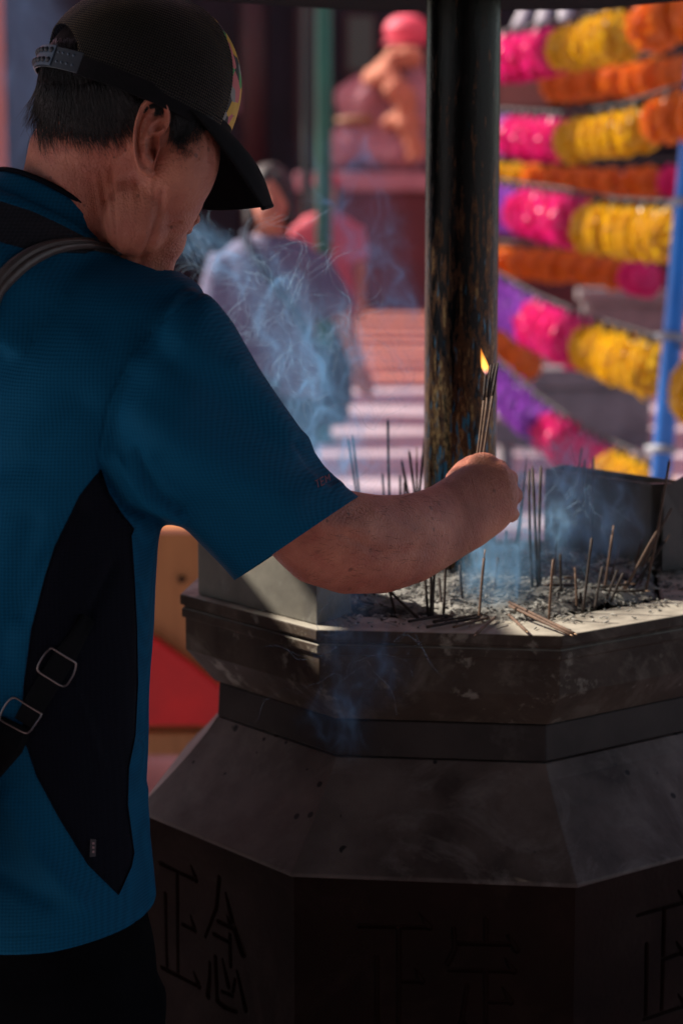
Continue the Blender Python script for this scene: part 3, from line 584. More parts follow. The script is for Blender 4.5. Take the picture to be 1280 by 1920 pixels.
# orange wooden stand with a red sloping panel
YS = 5.0
sd = empty('offering_stand', at_z(350, 1400, 0) * 0 + np.array([at_y(350, 1200, YS)[0], YS, 0]), 'orange varnished wooden stand with a red sloping panel behind the man', 'stand')
a, b = at_y(150, 1000, YS), at_y(470, 1000, YS)
mb = MB(); mb.box((a[0], YS, at_y(300, 1368, YS)[2] + .002), (b[0], YS + .03, a[2])); mb.box((a[0], YS + .032, a[2] - .03), (b[0], YS + .5, a[2] - .002)); mb.box((a[0], YS + .032, .0), (a[0] + .03, YS + .5, a[2] - .032)); mb.box((b[0] - .03, YS + .032, .0), (b[0], YS + .5, a[2] - .032)); mb.build('board', M_orangewood, sd, False)
mb = MB(); mb.box((a[0], YS - .03, at_y(300, 1412, YS)[2]), (b[0], YS + .03, at_y(300, 1368, YS)[2])); bevel(mb.build('rail', M_orangewood, sd, False), .008)
pts = [(180, 1150), (293, 1200), (350, 1240), (412, 1290), (425, 1362), (180, 1362)]
f = [at_y(*p, YS - .045) for p in pts]; mb = MB(); mb.hexa(f, [p + np.array([0, .04, 0]) for p in f]); bevel(mb.build('red_panel', M_redpaint, sd, False), .006)
c = at_y(341, 1086, YS - .004); mb = MB(); mb.tube([c + np.array([0, .01, 0]), c + np.array([0, -.012, 0])], .008, 14); mb.build('knob', M_darkmetal, sd)
for xx in (a[0] + .03, b[0] - .06):
    mb = MB(); mb.box((xx, YS, 0), (xx + .035, YS + .03, at_y(300, 1413, YS)[2])); mb.build('leg', M_orangewood, sd, False)
# ------------------------------------------------------------------ unseen roofs, wall, screen and strips placed to shape the light
M_roof = pmat('dark_tin_roof', (.05, .045, .05), (.035, .03, .035), 2, .6)
aw = empty('shade_awning', (0, -.5, 0), 'unseen dark flat roof added to shade the man and the near side of the burner', 'shade_awning')  # added roof out of view, keeps the man and near side shaded
AW_Y = 3.02; AW_Z = 2.75
mb = MB(); pl_ = [(-3.05, -4.5), (4.5, -4.5), (4.5, 2.94), (-1.71, 2.94), (-1.73, 3.11), (-1.86, 3.11), (-1.88, 3.03), (-1.95, 3.03), (-3.05, AW_Y)]; mb.hexa([(x, y, AW_Z) for x, y in pl_], [(x, y, AW_Z + .05) for x, y in pl_]); mb.build('roof', M_roof, aw, False)  # front edge stepped to place the sun patches on rim, ash and fist
for x, y in ((-2.65, -4.2), (4.2, -4.2)): mb = MB(); mb.tube([(x, y, 0), (x, y, AW_Z - .002)], .05, 12); mb.build('post', M_darkmetal, aw)
M_backwall = pmat('dark_plaster', (.035, .028, .028), (.022, .018, .018), 2, .8)
bw = empty('shade_wall', (0, -3.2, 0), 'unseen dark wall with a gap, added behind the viewer to cut the light', 'wall')  # added to darken the near side; its gap reflects as a pole highlight
mb = MB(); mb.box((-3.0, -3.4, 0), (1.55, -3.2, AW_Z - .004)); mb.box((2.75, -3.4, 0), (4.6, -3.2, AW_Z - .004)); mb.box((1.552, -3.4, 2.2), (2.748, -3.2, AW_Z - .004)); mb.build('wall', M_backwall, bw, False)
mb = MB(); mb.box((-.04, -3.24, 0), (.04, -3.19, 2.2), M=Matrix.Translation((1.60, 0, 0))); mb.box((-.04, -3.24, 0), (.04, -3.19, 2.2), M=Matrix.Translation((2.70, 0, 0))); mb.build('gap_frame', M_hallcol, bw, False)
scr = empty('sun_blocker', (-1.25, 2.7, 0), 'unseen dark screen added left of the man to block the sun', 'screen')  # added out of view to keep sun off the burner shoulder
mb = MB(); mb.box((-1.28, 2.3, .1), (-1.25, 3.9, 2.09)); mb.build('panel', M_backwall, scr, False)
mb = MB(); mb.box((-1.30, 2.24, 0), (-1.23, 2.298, 2.15)); mb.box((-1.30, 3.902, 0), (-1.23, 3.96, 2.15)); mb.build('frame', M_hallcol, scr, False)
def shade_cloth():
    m = bpy.data.materials.new('red_shade_cloth'); m.use_nodes = True; N, L = nodes(m); N.clear(); o = N.new('ShaderNodeOutputMaterial'); d = N.new('ShaderNodeBsdfDiffuse'); t = N.new('ShaderNodeBsdfTranslucent'); d.inputs[0].default_value = (.62, .18, .18, 1); t.inputs[0].default_value = (.74, .30, .32, 1); x = N.new('ShaderNodeMixShader'); x.inputs[0].default_value = .6; L.new(d.outputs[0], x.inputs[1]); L.new(t.outputs[0], x.inputs[2]); L.new(x.outputs[0], o.inputs[0]); return m
M_shade = shade_cloth()
k = 0
for y0 in [4.33, *np.arange(5.3, 29, 1.28)]:  # first short strip is added to shade the back of the ash
    w = .9 if y0 < 5 else (.86 if y0 > 10 else .40) * random.uniform(.94, 1.05)
    xs = np.linspace(-9, 9, 19) if y0 > 5 else np.linspace(-5.6, -3.4, 19); V = []; 
    ph_ = random.uniform(0, 6)
    for x in xs:
        for t in np.linspace(0, 1, 5): V.append((x, y0 + (0 if y0 < 5 else .10 * math.sin(x * .9 + ph_)) + w * (1 if y0 < 5 else 1 + .14 * math.sin(x * 1.7 + 2 * ph_)) * t, 5.4 - .10 * math.sin(PI * t) - .06 * math.cos(x)))
    F = [(i * 5 + j, i * 5 + j + 1, (i + 1) * 5 + j + 1, (i + 1) * 5 + j) for i in range(18) for j in range(4)]
    o = build('shade_strip', V, F, M_shade); tag(o, 'unseen red sunshade strip placed above the courtyard for its shade, one of a row', 'sunshade', 'sunshade strips above the courtyard'); k += 1
# ------------------------------------------------------------------ the man: materials
def shirt_material(name, c, c2, rough=.75, cell=330.0, bump=.6):
    """knitted pique: small raised dots in the object's own coordinates"""
    m = bpy.data.materials.new(name); m.use_nodes = True; N, L = nodes(m); b = N['Principled BSDF']
    tc = N.new('ShaderNodeTexCoord'); mp = N.new('ShaderNodeMapping'); mp.inputs['Rotation'].default_value = (0, 0, 0); L.new(tc.outputs['Object'], mp.inputs[0])
    sp = N.new('ShaderNodeSeparateXYZ'); L.new(mp.outputs[0], sp.inputs[0])
    def math_(op, a, bb=None):
        q = N.new('ShaderNodeMath'); q.operation = op
        for i, v in enumerate((a, bb)):
            if v is None: continue
            if isinstance(v, (int, float)): q.inputs[i].default_value = v
            else: L.new(v, q.inputs[i])
        return q.outputs[0]
    nn = N.new('ShaderNodeTexNoise'); nn.inputs['Scale'].default_value = 9; L.new(tc.outputs['Object'], nn.inputs['Vector'])
    wob = math_('MULTIPLY', nn.outputs['Fac'], 9.0)
    sx = math_('ADD', math_('MULTIPLY', math_('SUBTRACT', sp.outputs[0], math_('MULTIPLY', sp.outputs[1], .35)), 900.0), wob)
    sz = math_('ADD', math_('MULTIPLY', sp.outputs[2], 950.0), wob)
    d1 = math_('MULTIPLY', math_('SINE', math_('ADD', sx, sz)), math_('SINE', math_('SUBTRACT', sx, sz)))
    h = math_('MULTIPLY_ADD', d1, .5); h.node.inputs[2].default_value = .5
    x = N.new('ShaderNodeMix'); x.data_type = 'RGBA'; x.inputs[6].default_value = (*c2, 1); x.inputs[7].default_value = (*c, 1); L.new(h, x.inputs[0]); L.new(x.outputs[2], b.inputs['Base Color'])
    bp = N.new('ShaderNodeBump'); bp.inputs['Strength'].default_value = bump; bp.inputs['Distance'].default_value = .0006; L.new(h, bp.inputs['Height']); L.new(bp.outputs[0], b.inputs['Normal'])
    b.inputs['Roughness'].default_value = rough; b.inputs['Sheen Weight'].default_value = .0; b.inputs['Sheen Roughness'].default_value = .5; b.inputs['Specular IOR Level'].default_value = .08
    return m
M_shirt = shirt_material('teal_pique', (.002, .082, .165), (.0015, .052, .110))
M_black = shirt_material('black_knit', (.004, .005, .010), (.002, .002, .005), .8)
M_yoke = shirt_material('black_satin_knit', (.030, .030, .036), (.018, .018, .022), .45)
M_pants = pmat('black_trousers', (.003, .003, .004), (.002, .002, .0025), 20, .9, .2, 200, spec=.05)
def skin_material():
    m = bpy.data.materials.new('skin'); m.use_nodes = True; N, L = nodes(m); b = N['Principled BSDF']; tc = N.new('ShaderNodeTexCoord'); O = tc.outputs['Object']
    def noise(s, d=4, r=.55):
        n = N.new('ShaderNodeTexNoise'); n.inputs['Scale'].default_value = s; n.inputs['Detail'].default_value = d; n.inputs['Roughness'].default_value = r; L.new(O, n.inputs['Vector']); return n.outputs['Fac']
    def rng_(v, a, bb, c=0, d=1):
        q = N.new('ShaderNodeMapRange'); q.inputs[1].default_value = a; q.inputs[2].default_value = bb; q.inputs[3].default_value = c; q.inputs[4].default_value = d; L.new(v, q.inputs[0]); return q.outputs[0]
    def mix(a, bb, f):
        x = N.new('ShaderNodeMix'); x.data_type = 'RGBA'
        for i, v in ((6, a), (7, bb)):
            if isinstance(v, tuple): x.inputs[i].default_value = (*v, 1)
            else: L.new(v, x.inputs[i])
        L.new(f, x.inputs[0]); return x.outputs[2]
    c = mix((.56, .205, .125), (.37, .112, .070), rng_(noise(22, 5), .35, .65))
    c = mix(c, (.42, .11, .075), rng_(noise(60, 4), .52, .75, 0, .7))
    v = N.new('ShaderNodeTexVoronoi'); v.inputs['Scale'].default_value = 95; v.inputs['Randomness'].default_value = 1; L.new(O, v.inputs['Vector'])
    sel = N.new('ShaderNodeSeparateColor'); L.new(v.outputs['Color'], sel.inputs[0])
    sz = rng_(sel.outputs[0], .55, 1.0, 0, .30)
    f = N.new('ShaderNodeMath'); f.operation = 'LESS_THAN'; L.new(v.outputs['Distance'], f.inputs[0]); L.new(sz, f.inputs[1])
    f2 = N.new('ShaderNodeMath'); f2.operation = 'MULTIPLY'; L.new(f.outputs[0], f2.inputs[0]); L.new(rng_(noise(12), .42, .56, 0, .6), f2.inputs[1])
    c = mix(c, (.12, .045, .03), f2.outputs[0])
    L.new(c, b.inputs['Base Color'])
    b.inputs['Roughness'].default_value = .52; b.inputs['Specular IOR Level'].default_value = .4
    b.inputs['Subsurface Weight'].default_value = .12; b.inputs['Subsurface Radius'].default_value = (1, .3, .15); b.inputs['Subsurface Scale'].default_value = .006
    v2 = N.new('ShaderNodeTexVoronoi'); v2.inputs['Scale'].default_value = 420; L.new(O, v2.inputs['Vector'])
    ad = N.new('ShaderNodeMath'); ad.operation = 'ADD'; L.new(v2.outputs['Distance'], ad.inputs[0]); L.new(noise(240, 4), ad.inputs[1])
    bp = N.new('ShaderNodeBump'); bp.inputs['Strength'].default_value = .5; bp.inputs['Distance'].default_value = .0014; L.new(ad.outputs[0], bp.inputs['Height'])
    # fine wrinkles across the wrist, stored per vertex
    a0 = N.new('ShaderNodeAttribute'); a0.attribute_name = 'wrinkle'; a1 = N.new('ShaderNodeAttribute'); a1.attribute_name = 'wrinkle_run'
    w1 = N.new('ShaderNodeMath'); w1.operation = 'MULTIPLY_ADD'; w1.inputs[1].default_value = 2.2; L.new(noise(38, 3), w1.inputs[0]); L.new(a1.outputs['Fac'], w1.inputs[2])
    w2 = N.new('ShaderNodeTexNoise'); w2.noise_dimensions = '1D'; w2.inputs['Scale'].default_value = .8; w2.inputs['Detail'].default_value = 3; w2.inputs['Roughness'].default_value = .6; L.new(w1.outputs[0], w2.inputs['W']); at_ = N.new('ShaderNodeMath'); at_.operation = 'MULTIPLY'; L.new(w2.outputs['Fac'], at_.inputs[0]); L.new(a0.outputs['Fac'], at_.inputs[1])
    bp2 = N.new('ShaderNodeBump'); bp2.inputs['Strength'].default_value = .8; bp2.inputs['Distance'].default_value = .0042; L.new(at_.outputs[0], bp2.inputs['Height']); L.new(bp.outputs[0], bp2.inputs['Normal']); L.new(bp2.outputs[0], b.inputs['Normal'])
    return m
M_skin = skin_material()

# ------------------------------------------------------------------ mesh tools for the figure
def eval_mesh(mb, voxel):
    me = bpy.data.meshes.new('t'); me.from_pydata(mb.v, [], mb.f)
    bm = bmesh.new(); bm.from_mesh(me); bmesh.ops.recalc_face_normals(bm, faces=bm.faces); bm.to_mesh(me); bm.free()
    o = bpy.data.objects.new('t', me); col.objects.link(o)
    md = o.modifiers.new('r', 'REMESH'); md.mode = 'VOXEL'; md.voxel_size = voxel; md.adaptivity = 0
    dg = bpy.context.evaluated_depsgraph_get(); ev = o.evaluated_get(dg); m2 = bpy.data.meshes.new_from_object(ev)
    V = np.empty(len(m2.vertices) * 3); m2.vertices.foreach_get('co', V); V = V.reshape(-1, 3)
    F = np.empty(len(m2.polygons) * 4, int) ; nv = np.empty(len(m2.polygons), int); m2.polygons.foreach_get('loop_total', nv)
    lp = np.empty(len(m2.loops), int); m2.loops.foreach_get('vertex_index', lp); assert (nv == 4).all(); F = lp.reshape(-1, 4)
    bpy.data.objects.remove(o); bpy.data.meshes.remove(me); bpy.data.meshes.remove(m2)
    return V, F
def adj(V, F):
    E = np.concatenate([F[:, [i, (i + 1) % F.shape[1]]] for i in range(F.shape[1])]); return E
def smooth(V, F, it, lam=.5, mu=-.52):
    E = adj(V, F); n = len(V); cnt = np.bincount(E[:, 0], minlength=n) + np.bincount(E[:, 1], minlength=n)
    for k in range(it):
        for l in ((lam, mu) if mu else (lam,)):
            S = np.zeros_like(V)
            for c in range(3): S[:, c] = np.bincount(E[:, 0], V[E[:, 1], c], n) + np.bincount(E[:, 1], V[E[:, 0], c], n)
            V = V + l * (S / np.maximum(cnt, 1)[:, None] - V)
    return V
def vnormals(V, F):
    n = np.zeros_like(V); a = V[F[:, 0]]; fn = np.cross(V[F[:, 1]] - a, V[F[:, 2]] - a)
    if F.shape[1] == 4: fn = fn + np.cross(V[F[:, 2]] - a, V[F[:, 3]] - a)
    for i in range(F.shape[1]):
        for c in range(3): n[:, c] += np.bincount(F[:, i], fn[:, c], len(V))
    return n / (np.linalg.norm(n, axis=1)[:, None] + 1e-12)
def poly_sd(px, py, poly):
    """signed distance in pixels, negative inside"""
    P = np.stack([px, py], 1); A = np.array(poly, float); B = np.roll(A, -1, 0); d = np.full(len(P), 1e9); ins = np.zeros(len(P), bool)
    for a, b in zip(A, B):
        ab = b - a; t = np.clip(((P - a) @ ab) / (ab @ ab + 1e-9), 0, 1); d = np.minimum(d, np.linalg.norm(P - (a + t[:, None] * ab), axis=1))
        c = ((a[1] > P[:, 1]) != (b[1] > P[:, 1])); xx = (b[0] - a[0]) * (P[:, 1] - a[1]) / (b[1] - a[1] + 1e-12) + a[0]; ins ^= c & (P[:, 0] < xx)
    return np.where(ins, -d, d)
def line_d(px, py, line):
    P = np.stack([px, py], 1); A = np.array(line, float); d = np.full(len(P), 1e9)
    for a, b in zip(A[:-1], A[1:]):
        ab = b - a; t = np.clip(((P - a) @ ab) / (ab @ ab + 1e-9), 0, 1); d = np.minimum(d, np.linalg.norm(P - (a + t[:, None] * ab), axis=1))
    return d
def split_iso(V, Fq, val):
    """cuts a quad mesh along val = 0; returns triangles of the inside (val<0) and of the outside, with clean edges"""
    T = np.concatenate([Fq[:, [0, 1, 2]], Fq[:, [0, 2, 3]]]) if Fq.shape[1] == 4 else Fq; V = list(map(tuple, V)); val = list(val); cut = {}; IN, OUT = [], []
    def mid(i, j):
        k = (min(i, j), max(i, j))
        if k not in cut:
            t = val[i] / (val[i] - val[j]); cut[k] = len(V); V.append(tuple(V[i][c] + t * (V[j][c] - V[i][c]) for c in range(3)))
        return cut[k]
    va = np.array(val); s = (va < 0)[T].sum(1)
    IN = [tuple(t) for t in T[s == 3]]; OUT = [tuple(t) for t in T[s == 0]]
    for t in T[(s > 0) & (s < 3)]:
        k = [i for i in range(3) if (val[t[i]] < 0)]
        lone_in = len(k) == 1; i = k[0] if lone_in else [j for j in range(3) if j not in k][0]
        a, b, c = t[i], t[(i + 1) % 3], t[(i + 2) % 3]; ab, ac = mid(a, b), mid(a, c)
        A, B = (IN, OUT) if lone_in else (OUT, IN); A.append((a, ab, ac)); B += [(ab, b, c), (ab, c, ac)]
    return np.array(V), np.array(IN, int).reshape(-1, 3), np.array(OUT, int).reshape(-1, 3)
def compact(V, F):
    u = np.unique(F); mp = -np.ones(len(V), int); mp[u] = np.arange(len(u)); return V[u], mp[F], u
def raw_mesh(name, V, F, mats, parent=None, normals=None):
    V = np.asarray(V, float)
    if parent is not None: V = V - wloc(parent)
    me = bpy.data.meshes.new(name); me.from_pydata(V.tolist(), [], F.tolist() if hasattr(F, 'tolist') else F); o = link_mesh(name, me, mats, parent, True)
    if normals is not None: me.normals_split_custom_set_from_vertices([tuple(n) for n in normals])
    return o
def pair_ring(p, q, d, w, axis, n=28, pw=2.15, dd=0.0):
    A, B = at(*p, d - dd), at(*q, d + dd); c = (A + B) / 2; u = (A - B) / 2; v = unit(np.cross(axis, u)); return ring(c, unit(u), v, np.linalg.norm(u), w, n, pw)
def flat_ring(l, n, pw):
    A, B = at(*l[0], l[2]), at(*l[1], l[2]); u = (A - B) / 2; return ring((A + B) / 2, unit(u), unit((A + B) / 2 - CAM), np.linalg.norm(u), l[3], n, pw)
def pair_loft(mb, L, n=28, pw=2.15, flat=False):
    C = [(at(*l[0], l[2]) + at(*l[1], l[2])) / 2 for l in L]; rs = []
    for i, l in enumerate(L): rs.append(pair_ring(l[0], l[1], l[2], l[3], unit(C[min(i + 1, len(L) - 1)] - C[max(i - 1, 0)]), n, pw) if not flat else flat_ring(l, n, pw))
    mb.rings(rs); return C

# ------------------------------------------------------------------ the man: frame and shirt
PSI = R(40); FB = np.array([math.cos(PSI), math.sin(PSI), 0]); RB = np.array([math.sin(PSI), -math.cos(PSI), 0]); ZU = np.array([0, 0, 1.0])
man = None
def torso_rings(scale=1.0, levels=None, n=56):
    lv = [(1880, 306, .186, .142), (1765, 303, .186, .140), (1650, 290, .184, .137), (1490, 273, .183, .130), (1300, 278, .187, .130), (1150, 289, .192, .131), (1000, 296, .197, .132), (880, 318, .200, .132), (760, 350, .203, .130), (660, 378, .200, .122), (600, 395, .192, .112), (560, 392, .178, .102), (525, 368, .155, .092), (498, 318, .125, .082), (472, 248, .095, .074), (430, 165, .068, .062)]
    out = []
    for i, (py, xr, a, b) in enumerate(lv):
        half = math.hypot(a * math.sin(PSI), b * math.cos(PSI)) * FPX / 2.12
        P = at(xr - half, py, 2.12); yc = 2.085 + .045 * np.clip((1300 - py) / 700, 0, 1)
        k = yc / P[1]; P = CAM + (P - CAM) * k
        out.append(ring(P, FB, RB, b * scale, a * scale, n, 2.25))
    return out
SLEEVE = [((350, 540), (215, 740), 2.02, .070), ((396, 556), (212, 850), 2.015, .080), ((436, 606), (238, 930), 2.025, .083), ((485, 692), (285, 978), 2.05, .082), ((558, 800), (342, 986), 2.08, .080), ((607, 872), (392, 1036), 2.105, .078), ((642, 908), (420, 1066), 2.12, .076), ((673, 930), (440, 1090), 2.135, .075), ((715, 985), (490, 1150), 2.15, .078)]
mb = MB(); mb.rings(torso_rings()); C_ = pair_loft(mb, SLEEVE, 40, 2.2, True)
# far (left) sleeve, hanging
LS = at(150, 560, 2.12) - RB * .15
mb.rings([ring(LS + (-RB * .05) * t + np.array([0, 0, -.27]) * t + FB * .03 * t, RB, FB, .075 + .01 * t, .085 + .005 * t, 28) for t in (0, .3, .6, 1)])
cB0 = at(84, 462, 2.10); nB0 = unit(FB * .048 + ZU * .068)
def tloop(c, k, n=48): return [c + math.cos(t) * (FB * .104 - ZU * .050) * k + math.sin(t) * RB * .090 * k for t in np.linspace(0, 2 * PI, n, endpoint=False)]
mb.rings([tloop(cB0 - nB0 * .13, 1.25), tloop(cB0 - nB0 * .06, 1.28), tloop(cB0 - nB0 * .025, 1.10), tloop(cB0 + nB0 * .004, 1.0), tloop(cB0 + nB0 * .02, .96)])
SV, SF = eval_mesh(mb, .0050)
SV = smooth(SV, SF, 6, .5, None); 
def facing(V, F):
    n = vnormals(V, F); d = V - CAM; return -(n * (d / np.linalg.norm(d, axis=1)[:, None])).sum(1), n
def fold(V, F, line, width, depth, fc=None):
    px, py, d = topx(V); f, n = facing(V, F); w = np.exp(-(line_d(px, py, line) / width) ** 2) * np.clip(f * 4 + .4, 0, 1) * (d < 2.22)
    return V + n * (w * depth)[:, None]
# big soft folds first, then the seams
for ln, w, dp in [([(250, 770), (390, 860), (540, 950)], 42, .005), ([(285, 640), (470, 785), (575, 865)], 34, -.0045), ([(440, 690), (555, 835)], 26, .004), ([(300, 880), (420, 985), (480, 1040)], 30, -.004),
                  ([(560, 835), (585, 868), (622, 898)], 11, -.0035), ([(575, 815), (604, 862), (640, 905)], 9, .002), ([(196, 880), (238, 950), (300, 982)], 10, -.006), ([(225, 860), (275, 935), (338, 968)], 12, .005), ([(255, 850), (300, 925), (345, 955)], 9, -.005),
                  ([(-80, 900), (60, 860), (150, 760)], 30, -.004), ([(-60, 760), (60, 720), (150, 650)], 40, .004), ([(0, 1230), (30, 1100), (60, 980)], 22, -.003), ([(10, 1500), (60, 1600), (150, 1690)], 20, .003), ([(0, 1640), (90, 1690)], 16, -.003), ([(262, 1100), (268, 1250), (262, 1380)], 9, -.003), ([(275, 1480), (268, 1560), (285, 1680)], 10, .003), ([(40, 1150), (90, 1040), (150, 960)], 18, -.004), ([(160, 1160), (110, 1205)], 6, .002), ([(140, 1285), (165, 1360), (190, 1440)], 6, .002), ([(215, 1060), (160, 1170)], 10, -.003)]:
    SV = fold(SV, SF, ln, w, dp * 1.6)
SV = smooth(SV, SF, 1, .4, None)
n_ = vnormals(SV, SF); nz = np.array([mnoise.fractal(Vector(p * 7), 1.0, 2.0, 2) for p in SV]); SV = SV + n_ * (nz * .0022)[:, None]
# two finer levels for the seams
def refine(V, F):
    E = {}; V = V.tolist(); out = []; nF = F
    ed = np.sort(np.concatenate([F[:, [0, 1]], F[:, [1, 2]], F[:, [2, 3]], F[:, [3, 0]]]), 1); u, inv = np.unique(ed, axis=0, return_inverse=True); inv = inv.reshape(4, -1)
    VV = np.array(V); em = VV[u].mean(1); fm = VV[F].mean(1); n0 = len(VV); n1 = n0 + len(u); V2 = np.concatenate([VV, em, fm]); c = n1 + np.arange(len(F)); e = n0 + inv
    F2 = np.concatenate([np.stack([F[:, i], e[i], c, e[(i + 3) % 4]], 1) for i in range(4)]); return V2, F2
# cut hem, cuffs, neck opening
def cut_plane(V, F, p, n, region=None):
    v = (V - p) @ n
    if region is not None: v = np.where(region(V), v, 1.0)
    return v
cu0, cu1 = at(671, 931, 2.135), at(441, 1087, 2.135); axis_c = unit((at(671, 931, 2.135) + at(441, 1087, 2.135)) / 2 - (at(607, 872, 2.105) + at(392, 1036, 2.105)) / 2); uc = unit(cu0 - cu1); nc = unit(np.cross(uc, (cu0 + cu1) / 2 - CAM)); nc = nc if np.dot(nc, axis_c) > 0 else -nc
cc = (cu0 + cu1) / 2
def cuff_val(V): return np.where(np.linalg.norm(V - cc, axis=1) < .16, -((V - cc) @ nc), 1.0)
SV, SF = refine(SV, SF); SV = smooth(SV, SF, 1, .4, None)
for ln, w, dp in [([(380, 548), (312, 592), (243, 670), (203, 760), (187, 850), (190, 900), (215, 950), (250, 990)], 3.0, -.0016), ([(-100, 1752), (80, 1752), (200, 1749), (300, 1712)], 2.2, -.0008), ([(640, 908), (560, 960), (434, 1040)], 2.4, -.0008), ([(170, 1640), (162, 1720), (160, 1750)], 2, -.0006), ([(222, 1677), (262, 1740)], 2, -.0006)]:
    SV = fold(SV, SF, ln, w, dp)
SN0 = vnormals(SV, SF)
px, py, dd = topx(SV)
hem_line = np.interp(px, [-600, 0, 120, 212, 270, 300, 320], [1786, 1785, 1788, 1782, 1765, 1745, 1735])
val = np.minimum(np.where(dd < 2.13, hem_line - py, 1.0) , 1e9)
hem_z = at(100, 1788, 2.0)[2]
val = (SV[:, 2] - (hem_z + .008 * np.clip((SV - at(100, 1788, 2.0)) @ FB / .12, 0, 1)))  # the hem rises towards the belly
val = np.minimum(val, cuff_val(SV) * 1.0)
lc = LS + np.array([0, 0, -.25]) - RB * .05 + FB * .03
val = np.minimum(val, np.where(np.linalg.norm(SV - lc, axis=1) < .13, (SV - lc)[:, 2], 1.0))
cn = at(84, 462, 2.10) + unit(FB * .048 + ZU * .068) * .008; nn_ = unit(np.cross(unit(FB * .068 - ZU * .048), RB)); nn_ = nn_ if nn_[2] > 0 else -nn_
val = np.minimum(val, np.where(np.linalg.norm(SV - cn, axis=1) < .14, -((SV - cn) @ nn_), 1.0))
SV, _, SF3 = split_iso(SV, SF, val)
SN = vnormals(SV, SF3); px, py, dd = topx(SV); fc = -(SN * ((SV - CAM) / np.linalg.norm(SV - CAM, axis=1)[:, None])).sum(1)
near = (fc > -.25) & (dd < 2.2)
PANEL = [(188, 882), (150, 930), (104, 1025), (86, 1080), (60, 1180), (45, 1290), (45, 1365), (50, 1395), (70, 1455), (110, 1530), (165, 1620), (222, 1677), (245, 1625), (250, 1600), (238, 1510), (240, 1440), (252, 1380), (257, 1280), (255, 1180), (250, 1075), (245, 1005), (250, 992), (226, 962), (203, 925)]
YOKE = [(-140, 372), (0, 376), (60, 395), (110, 418), (175, 452), (200, 462), (160, 474), (100, 472), (50, 467), (0, 453), (-140, 430)]
# ------------------------------------------------------------------ the man: body (one continuous surface)
HP, HY = R(30), R(26)
HF = np.array([math.cos(HY) * math.cos(HP), math.sin(HY) * math.cos(HP), -math.sin(HP)]); HR = np.array([math.sin(HY), -math.cos(HY), 0]); HU = np.cross(HR, HF)
HM = np.stack([HF, HR, HU], 1)
bd = MB()
def hell(px, py, d, r, M=HM): bd.ell(at(px, py, d), r, 28, 18, M=M)
hell(240, 180, 2.065, (.088, .075, .094)); hell(284, 228, 2.065, (.066, .064, .080)); hell(328, 260, 2.048, (.036, .036, .052))
hell(376, 272, 2.06, (.014, .024, .020)); hell(352, 256, 2.10, (.022, .034, .028))                      # brow
hell(316, 320, 2.055, (.044, .050, .066)); hell(344, 336, 2.038, (.019, .022, .036)); hell(336, 378, 2.062, (.022, .026, .034)); hell(346, 398, 2.072, (.0125, .018, .0135)); hell(300, 385, 2.06, (.036, .042, .045))
hell(313, 432, 2.075, (.015, .024, .017)); hell(300, 455, 2.08, (.018, .03, .02)); hell(262, 405, 2.035, (.034, .028, .04)); hell(285, 440, 2.075, (.034, .034, .034)); hell(268, 470, 2.08, (.034, .034, .034))
hell(340, 372, 2.13, (.020, .014, .016)); hell(368, 325, 2.125, (.012, .010, .026))                   # nose and bridge
hell(352, 405, 2.11, (.012, .022, .007)); hell(338, 424, 2.108, (.012, .02, .007))                      # lips
nk = [(200, 255, 2.07, .060, .064), (160, 310, 2.08, .060, .058), (147, 360, 2.085, .0565, .056), (148, 410, 2.09, .060, .058), (138, 460, 2.10, .060, .060), (118, 540, 2.12, .066, .066)]
nax = [unit(at(*nk[min(i + 1, 5)][:3]) - at(*nk[max(i - 1, 0)][:3])) for i in range(6)]
bd.rings([ring(at(*q[:3]), unit(FB - nax[i] * np.dot(FB, nax[i])), unit(np.cross(nax[i], FB)), q[3], q[4], 32) for i, q in enumerate(nk)])
pair_tube = lambda pts, r: bd.tube(pts, r, 14)
# sternomastoid and jaw cords
pair_tube([at(255, 318, 2.035), at(222, 390, 2.035), at(205, 470, 2.06)], [.014, .013, .013]); pair_tube([at(285, 330, 2.03), at(275, 400, 2.035), at(255, 470, 2.06)], [.015, .016, .014])
pair_tube([at(306, 450, 2.075), at(300, 500, 2.085), at(292, 540, 2.09)], [.012, .014, .015])
tr = torso_rings()
def shrink(rg, k): c = sum(rg) / len(rg); return [c + (p - c) * k for p in rg]
bd.rings([shrink(r_, .86) for r_ in tr])
ARM = [((385, 640), (290, 740), 2.03, .046), ((455, 735), (345, 830), 2.05, .048), ((530, 825), (415, 925), 2.085, .048), ((604, 895), (478, 1000), 2.115, .048), ((655, 925), (516, 1048), 2.135, .047), ((692, 932), (552, 1082), 2.15, .046), ((728, 934), (622, 1107), 2.178, .044), ((768, 930), (702, 1110), 2.212, .041), ((800, 921), (772, 1092), 2.25, .036), ((822, 908), (826, 1066), 2.285, .031), ((843, 892), (868, 1042), 2.308, .029), ((866, 876), (893, 1028), 2.326, .031), ((893, 862), (913, 1012), 2.342, .034), ((918, 858), (932, 998), 2.352, .034), ((938, 868), (946, 984), 2.358, .029), ((952, 890), (954, 965), 2.362, .020)]
pair_loft(bd, ARM, 36, 2.1)
